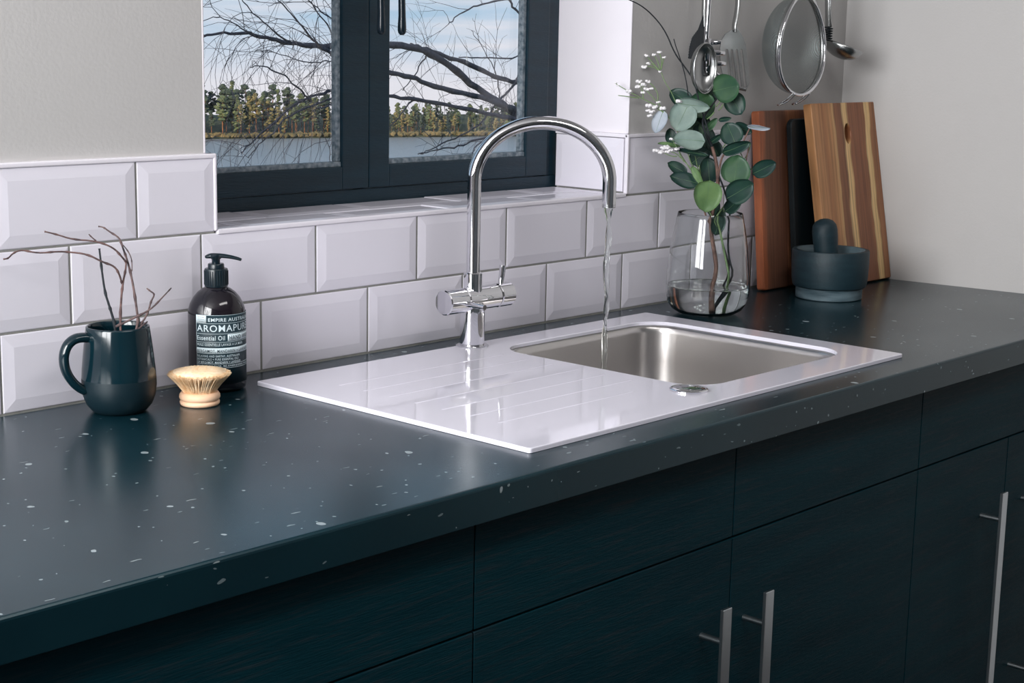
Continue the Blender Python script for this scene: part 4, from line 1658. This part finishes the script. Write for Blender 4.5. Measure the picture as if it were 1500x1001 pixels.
for dx, dz in ((-.030, -.0905), (.030, -.0905)):
    MB().tube(chaikin([(dx - .006, -.002, dz), (dx - .008, .012, dz - .014), (dx - .007, .030, dz - .022), (dx + .007, .030, dz - .022), (dx + .008, .012, dz - .014), (dx + .006, -.002, dz)], 2), .0018, n=8).build('rest_hook', M_chrome, sv2, smooth=True)
hx_ = .0
hl = [(hx_, -.001, SR - .002), (hx_, .004, SR + .03), (hx_, .010, SR + .09), (hx_, .020, RZ - sc_.z - .02), (hx_, .027, RZ - sc_.z - .004), (hx_, .030, RZ - sc_.z + .009), (hx_, .040, RZ - sc_.z + .0105), (hx_, .048, RZ - sc_.z + .006)]
MB().tube(chaikin(hl, 2), .0050, n=12, flat=.5).build('handle', M_steel2, sv2, smooth=True)

# ladle
lc = onY(1236, 67, -.068)
ld = thing('ladle', 'steel soup ladle hanging right of the sieve', 'ladle', lc, group=UG)
LR = .0400
vs, fs = [], []
R_, C_ = 12, 40
for lay in (0, 1):
    for i in range(R_ + 1):
        ph = i / R_ * PI * .5
        rr_ = LR * math.sin(ph) * (1 - .04 * lay)
        zz = -.026 * math.cos(ph) + .0012 * lay
        for j in range(C_):
            a = 2 * PI * j / C_
            vs.append((rr_ * math.cos(a), rr_ * math.sin(a), zz))
K = (R_ + 1) * C_
for i in range(R_):
    for j in range(C_):
        q = (j + 1) % C_
        f = (i * C_ + j, i * C_ + q, (i + 1) * C_ + q, (i + 1) * C_ + j)
        fs.append(f)
        fs.append(tuple(K + z for z in reversed(f)))
for j in range(C_):
    q = (j + 1) % C_
    fs.append((R_ * C_ + j, R_ * C_ + q, K + R_ * C_ + q, K + R_ * C_ + j))
lb = MB().add(vs, fs).build('bowl', M_steel2, ld, smooth=True)
lb.rotation_euler = (math.radians(15), math.radians(12), 0)
hb = Vector((-.0040, .0330, .002))
x_ = 0.0
loop = [Vector((-.010, .0335, .05)), Vector((-.014, .036, .12)), Vector((-.018, .031, RZ - lc.z - .03))]
loop += [Vector((-.018, -.0555 - lc.y, RZ - lc.z - .002)), Vector((-.018, -.053 - lc.y, RZ - lc.z + .008)), Vector((-.018, -.044 - lc.y, RZ - lc.z + .0105)), Vector((-.018, -.0355 - lc.y, RZ - lc.z + .006))]
MB().tube(chaikin([hb + Vector((0, 0, -.010)), hb] + loop, 2), .0062, n=12, flat=.4).build('handle', M_steel2, ld, smooth=True)

# small spring whisk beside the ladle
wc = onY(1213, 48, -.055)
wk = thing('spiral_whisk', 'small dark wire whisk hanging between sieve and ladle', 'whisk', wc, group=UG)
hel = [(.011 * math.cos(a) * (1 - .25 * math.sin(a / 14)), .011 * math.sin(a) * .7, .012 - a * .00075) for a in [i * .35 for i in range(110)]]
hel = [(x, y, z) for x, y, z in hel]
MB().tube(hel, .0013, n=6).build('wire_coil', M_handle_black, wk, smooth=True)
MB().tube(chaikin([Vector((.011, 0, .012)), Vector((.004, 0, .03)), Vector((.002, 0, .10)), Vector((.002, 0, RZ - wc.z - .02)), Vector((.002, .0, RZ - wc.z - .002)), Vector((.002, .003, RZ - wc.z + .008)), Vector((.002, .011, RZ - wc.z + .0105)), Vector((.002, .019, RZ - wc.z + .006))], 2), .0016, n=8).build('handle', M_steel2, wk, smooth=True)

# ------------------------------------------------------------------ outside: lake, far shore, birch
LZ = -39.5
LA = on(300, 204, 2, LZ)
LB = on(740, 200, 2, LZ)
LD = (LB - LA).normalized()
LK = [(LA.x - LD.x * 500, 60, LZ), (LB.x + LD.x * 700, 60, LZ), tuple(LB + LD * 700), tuple(LA - LD * 500)]
lake = MB().add([*LK], [(0, 1, 2, 3)]).build('lake', M_lake)
tag(lake, 'grey rippled lake below the wooded far shore', 'lake')
gr = MB()
gx = [-400 + 50 * i for i in range(20)]
gy = [.32, 3, 8, 20, 45, 90, 140, 170]
gz = [-1.1, -1.5, -3.0, -7.5, -15, -27, -38, -41]
vs = [(x, y, z + (0 if j == 0 else 1.2 * noise.noise(Vector((x * .02, y * .02, 0))) * min(1, y / 40))) for j, (y, z) in enumerate(zip(gy, gz)) for x in gx]
n = len(gx)
fs = [(j * n + i, j * n + i + 1, (j + 1) * n + i + 1, (j + 1) * n + i) for j in range(len(gy) - 1) for i in range(n - 1)]
go = gr.add(vs, fs).build('ground', M_ground, smooth=True)
go['kind'] = 'structure'

A = on(300, 204, 2, LZ)
B = on(740, 200, 2, LZ)
SDIR = (B - A)
SLEN = SDIR.length
SDIR.normalize()
SN = Vector((-SDIR.y, SDIR.x, 0))
if SN.dot(Vector((1, 1, 0))) < 0:
    SN = -SN


def shore_pt(t_, back=0.0):
    """t along the shore line: 0 at the left pane edge, 1 at the right one"""
    return A + SDIR * (t_ * SLEN) + SN * back


vs = []
for t_ in [-3.0 + .1 * i for i in range(71)]:
    for back, z in ((-1.0, -.4), (2, .5), (10, 1.2), (60, 6.5)):
        p = shore_pt(t_, back + 1.2 * noise.noise(Vector((t_ * 9, back * .1, 2))))
        vs.append((p.x, p.y, LZ + z))
fs = [(i * 4 + k, i * 4 + k + 1, (i + 1) * 4 + k + 1, (i + 1) * 4 + k) for i in range(70) for k in range(3)]
fo = MB().add(vs, fs).build('ground', M_shore, smooth=True)
fo['kind'] = 'structure'


def pine_mesh(kind, seed):
    random.seed(seed)
    H = 17.0
    crown = MB()
    if kind == 0:       # tall pine with a clear trunk and a tufted top
        n_, base, rad = 30, .42, 2.6
    elif kind == 1:     # full conical spruce
        n_, base, rad = 34, .12, 2.5
    else:               # round bushy birch
        n_, base, rad = 30, .22, 3.0
    for i in range(n_):
        t_ = (i + random.random()) / n_
        z = H * lerp(base, .98, t_)
        if kind == 1:
            r_ = rad * (1.05 - t_)
        elif kind == 0:
            r_ = rad * (math.sin(PI * min(1, .12 + t_ * .9)) ** .7)
        else:
            r_ = rad * (math.sin(PI * (.1 + .88 * t_)) ** .6)
        a = random.uniform(0, 2 * PI)
        q = random.uniform(.2, 1.0) * r_
        s_ = random.uniform(.55, 1.15) * (1.15 if kind != 1 else .9)
        crown.ico((q * math.cos(a), q * math.sin(a), z), s_, 1, (1.1, 1.1, random.uniform(.55, .9)), .35)
    c = crown.mesh('crown')
    tr = MB().tube([(0, 0, -1), (.05, .05, H * .4), (-.05, .08, H * .75), (0, 0, H * .95)], [.24, .20, .13, .04], n=6)
    for i in range(6):
        z = H * random.uniform(.35, .8)
        a = random.uniform(0, 2 * PI)
        tr.tube([(0, 0, z), (1.3 * math.cos(a), 1.3 * math.sin(a), z + .5)], [.07, .03], n=4)
    return c, tr.mesh('trunk', smooth=True)


PROT = []
for kind in range(3):
    for s_ in range(2):
        PROT.append((kind,) + pine_mesh(kind, 31 + kind * 7 + s_))
random.seed(11)
KN = {0: ('pine_tree', 'tall pine with bare reddish trunk on the far shore', 'pine'), 1: ('spruce_tree', 'narrow pointed spruce on the far shore', 'spruce'), 2: ('birch_tree', 'bushy yellowing tree on the far shore', 'tree')}


def crown_variant(me, m):
    key = (me.name, m.name)
    if key not in crown_variant.c:
        k = me.copy()
        k.materials.clear()
        k.materials.append(m)
        crown_variant.c[key] = k
    return crown_variant.c[key]


crown_variant.c = {}


def tree_at(t_, back, h, pi, cm):
    kind, c, tr = PROT[pi]
    nm, lab, cat = KN[kind]
    p = shore_pt(t_, back)
    tone = {0: 'dark green', 1: 'golden sunlit', 2: 'grey-green'}[cm]
    lab = lab if kind != 2 else 'bushy round-crowned tree on the far shore'
    o = thing(nm, tone + ' ' + lab, cat, (p.x, p.y, LZ + .4 + back * .09), random.uniform(0, 6.28), 'trees on the far shore, ' + tone + ' ' + cat)
    s_ = h / 17.0
    o.scale = (s_ * random.uniform(.85, 1.2), s_ * random.uniform(.85, 1.2), s_)
    link('crown', crown_variant(c, CROWN[cm]), None, o)
    if len(tr.materials) == 0:
        tr.materials.append(M_trunk)
    link('trunk', tr, None, o)


def env(t_):
    """height of the wood along the shore"""
    if t_ < .28:
        return 18.0
    if t_ < .5:
        return lerp(18.0, 12.5, (t_ - .28) / .22)
    return lerp(12.0, 10.0, min(1, (t_ - .5) / .4))


t_ = -.36
while t_ < 1.38:
    h = env(t_)
    for back in (random.uniform(3, 8), random.uniform(12, 20), random.uniform(24, 40)):
        if random.random() < (.9 if back < 10 else .95):
            pi = random.choice([0, 0, 1, 0, 1, 2] if back < 10 else [0, 1, 1, 0, 3, 2])
            pi = random.choice([0, 1, 0, 1, 2, 3, 4]) if t_ < .45 else random.choice([0, 1, 2, 3, 4, 5, 4])
            cm = random.choice([0, 1, 2, 1]) if back < 10 else random.choice([0, 0, 2])
            hh = h * (random.uniform(.55, .95) if back < 10 else random.uniform(.72, 1.02))
            tree_at(t_ + random.uniform(-.01, .01), back, hh, pi, cm)
    t_ += (3.6 if t_ < .5 else 2.7) / SLEN * random.uniform(.75, 1.3)

# the wood goes on along the shore on either side
random.seed(17)
fr_ = MB()
t_ = -2.9
while t_ < 3.8:
    if t_ < -.37 or t_ > 1.39:
        for back in (6, 16, 30):
            p = shore_pt(t_ + random.uniform(-.01, .01), back + random.uniform(-3, 3))
            h = (17.5 if t_ < 0 else 10.5) * random.uniform(.7, 1.0)
            z0 = LZ + .4 + back * .09
            for k in range(12):
                q = (k + random.random()) / 12
                r_ = 2.4 * (h / 16) * (1.1 - q)
                a = random.uniform(0, 2 * PI)
                fr_.ico((p.x + r_ * math.cos(a) * .7, p.y + r_ * math.sin(a) * .7, z0 + h * lerp(.2, .97, q)), random.uniform(.8, 1.4) * h / 14, 1, (1.1, 1.1, .8), .3)
    t_ += 3.6 / SLEN * random.uniform(.8, 1.25)
tag(fr_.build('distant_forest', CROWN[2]), 'forest carrying on along the far shore beyond the window view', 'forest', kind='stuff')

bu = MB()
random.seed(5)
for i in range(2400):
    t_ = random.uniform(-.45, 1.5) if i < 900 else random.choice([random.uniform(-2.9, -.45), random.uniform(1.5, 3.8)])
    p = shore_pt(t_, random.uniform(.2, 7))
    r_ = random.uniform(.5, 1.3)
    bu.ico((p.x, p.y, LZ + .5 + r_ * .6), r_, 1, (1.2, 1.2, .9), .35)
bo = bu.build('shore_bushes', M_bush)
tag(bo, 'low golden undergrowth along the far waterline', 'bushes', kind='stuff')

# birch outside the window: boughs come in from its trunk behind the right reveal
random.seed(21)
BT = on(905, 190, 1, 6.2)
birch = thing('birch_tree', 'bare birch reaching its dark weeping boughs across the window', 'tree', (BT.x, BT.y, -2.2))
BO = Vector(birch.location)
trunk_pts = [Vector((BT.x + .05, BT.y, -3.0)), Vector((BT.x, BT.y, -1.2)), Vector((BT.x - .02, BT.y, .2)), Vector((BT.x + .03, BT.y + .05, 2.0)), Vector((BT.x, BT.y, 4.5)), Vector((BT.x + .1, BT.y, 8.0))]
under(MB().tube(chaikin(trunk_pts, 2), taper(.20, .05, len(chaikin(trunk_pts, 2))), n=12).build('trunk', M_sky_twig, None, smooth=True), birch, BO)


def w2(x, y):
    return (280 + x / 2.679, y / 2.679)


BOUGHS = []


def bough(pts, r0, r1, y0, y1, anchor=None):
    """pts in crop pixels of the window view, from the trunk side outwards; y0 -> y1 is its distance behind the wall"""
    P = []
    for i, (x, y) in enumerate(pts):
        u, v = w2(x, y)
        P.append(on(u, v, 1, lerp(y0, y1, i / (len(pts) - 1))))
    if anchor is not None:
        P = [Vector((BT.x, BT.y, anchor))] + P
    Q = chaikin(P, 2)
    for i in range(1, len(Q) - 1):
        Q[i] = Q[i] + Vector((random.uniform(-1, 1), random.uniform(-1, 1), random.uniform(-1, 1))) * .006
    rr = taper(r0 * .74, r1 * .8, len(Q))
    rr = [r * random.uniform(.85, 1.2) for r in rr]
    under(MB().tube(Q, rr, n=8).build('bough', M_sky_twig, None, smooth=True), birch, BO)
    BOUGHS.append((Q, rr))


# right pane and on behind the mullion into the left pane
bough([(1290, 462), (1210, 405), (1110, 340), (1000, 245), (900, 190), (780, 172), (600, 182), (500, 180), (400, 172), (325, 158), (240, 130), (140, 128), (45, 138)], .042, .007, 6.1, 5.4, -.45)
bough([(1295, 330), (1200, 305), (1110, 260), (1000, 222), (930, 195), (860, 175)], .026, .016, 6.15, 6.0, .15)
bough([(1290, 440), (1230, 415), (1130, 378), (960, 345), (870, 305), (775, 282), (640, 250), (582, 235), (540, 205), (500, 180)], .030, .012, 6.05, 5.5, -.40)
bough([(1290, 465), (1180, 450), (1050, 420), (900, 392), (780, 378), (680, 360), (582, 346), (510, 368), (450, 385), (370, 440), (310, 500), (250, 540), (200, 600)], .022, .004, 6.0, 5.5, -.50)
bough([(640, 350), (582, 378), (500, 405), (430, 430), (370, 460), (330, 520), (270, 560), (225, 620)], .012, .003, 5.7, 5.5)
bough([(640, 380), (582, 405), (520, 420), (490, 428)], .010, .004, 5.7, 5.6)
bough([(455, 382), (420, 345), (360, 290), (290, 262), (230, 262)], .008, .003, 5.55, 5.4)
bough([(1300, 60), (1265, 35), (1240, -20)], .012, .009, 6.2, 6.2)
bough([(1300, 215), (1240, 235), (1130, 225), (1050, 225)], .009, .004, 6.2, 6.1)
bough([(1295, 280), (1260, 345), (1215, 390), (1180, 430), (1130, 490), (1060, 530), (1000, 560), (900, 605)], .012, .004, 6.1, 6.0)
bough([(1300, 520), (1200, 535), (1120, 545), (1060, 575), (980, 585), (890, 605)], .014, .004, 6.0, 5.9, -.75)
bough([(1160, 545), (1120, 570), (1100, 600)], .009, .004, 6.0, 5.9)
bough([(900, 392), (860, 400), (830, 440), (780, 500)], .009, .004, 5.9, 5.8)
bough([(1250, -5), (1150, 15), (1080, 35), (1010, 95)], .010, .004, 6.2, 6.1)
bough([(1210, 390), (1205, 320), (1190, 270), (1150, 190), (1100, 120)], .007, .002, 6.1, 6.0)
bough([(920, 220), (890, 270), (850, 330), (830, 355)], .007, .003, 5.95, 5.9)
bough([(582, 95), (500, 40), (450, -10)], .006, .003, 5.5, 5.4)
bough([(500, 180), (440, 115), (400, 60), (340, 0)], .009, .004, 5.5, 5.4)
bough([(400, 172), (330, 130), (250, 60), (200, 0)], .008, .003, 5.5, 5.4)
bough([(560, 170), (545, 110), (480, 30), (470, -20)], .007, .003, 5.5, 5.4)
bough([(240, 130), (170, 95), (110, 60), (40, 85)], .006, .002, 5.45, 5.4)
bough([(582, 240), (540, 240), (480, 245), (420, 240), (300, 195), (250, 200)], .006, .002, 5.5, 5.4)
bough([(545, 640), (545, 580), (552, 545)], .004, .002, 5.5, 5.5)

tw = MB()


def twiglet(p, d, L_, r, droop, depth=0):
    pts = [Vector(p)]
    d = Vector(d).normalized()
    n_ = max(4, int(L_ / .09))
    for i in range(n_):
        d = (d + Vector((random.gauss(0, .16), random.gauss(0, .12), random.gauss(0, .14) - droop))).normalized()
        pts.append(pts[-1] + d * (L_ / n_))
    tw.tube(pts, taper(r, r * .45, len(pts)), n=3, cap=False)
    if depth < 1:
        for i in range(1, len(pts) - 1):
            if random.random() < .5:
                sd_ = (d + Vector((random.uniform(-1, 1), random.uniform(-.6, .6), random.uniform(-.7, .9)))).normalized()
                twiglet(pts[i], sd_, L_ * random.uniform(.25, .6), r * .65, droop * 1.4, depth + 1)


for bi, (Q, rr) in enumerate(BOUGHS):
    ln = sum((b - a).length for a, b in zip(Q, Q[1:]))
    left = sum(1 for q in Q if q.x < 5.9) > len(Q) * .5
    cnt = int(ln * (9.0 if left else 5.0)) + 2
    if bi == 0:
        cnt = int(ln * 10)
    for k in range(cnt):
        i = random.randrange(1, len(Q))
        tdir = (Q[i] - Q[i - 1]).normalized()
        d = tdir * random.uniform(.2, .9) + Vector((random.uniform(-.6, .3), random.uniform(-.5, .5), random.uniform(-.4, 1.0)))
        isleft = Q[i].x < 6.0
        twiglet(Q[i], d, random.uniform(.22, .75) * (1.15 if isleft else .8), random.uniform(.0014, .0026), random.choice([.02, .10, .22, .30]) if isleft else random.choice([0, .05, .12]))
two = tw.build('twigs', M_sky_twig, None)
two['kind'] = 'stuff'
under(two, birch, BO)
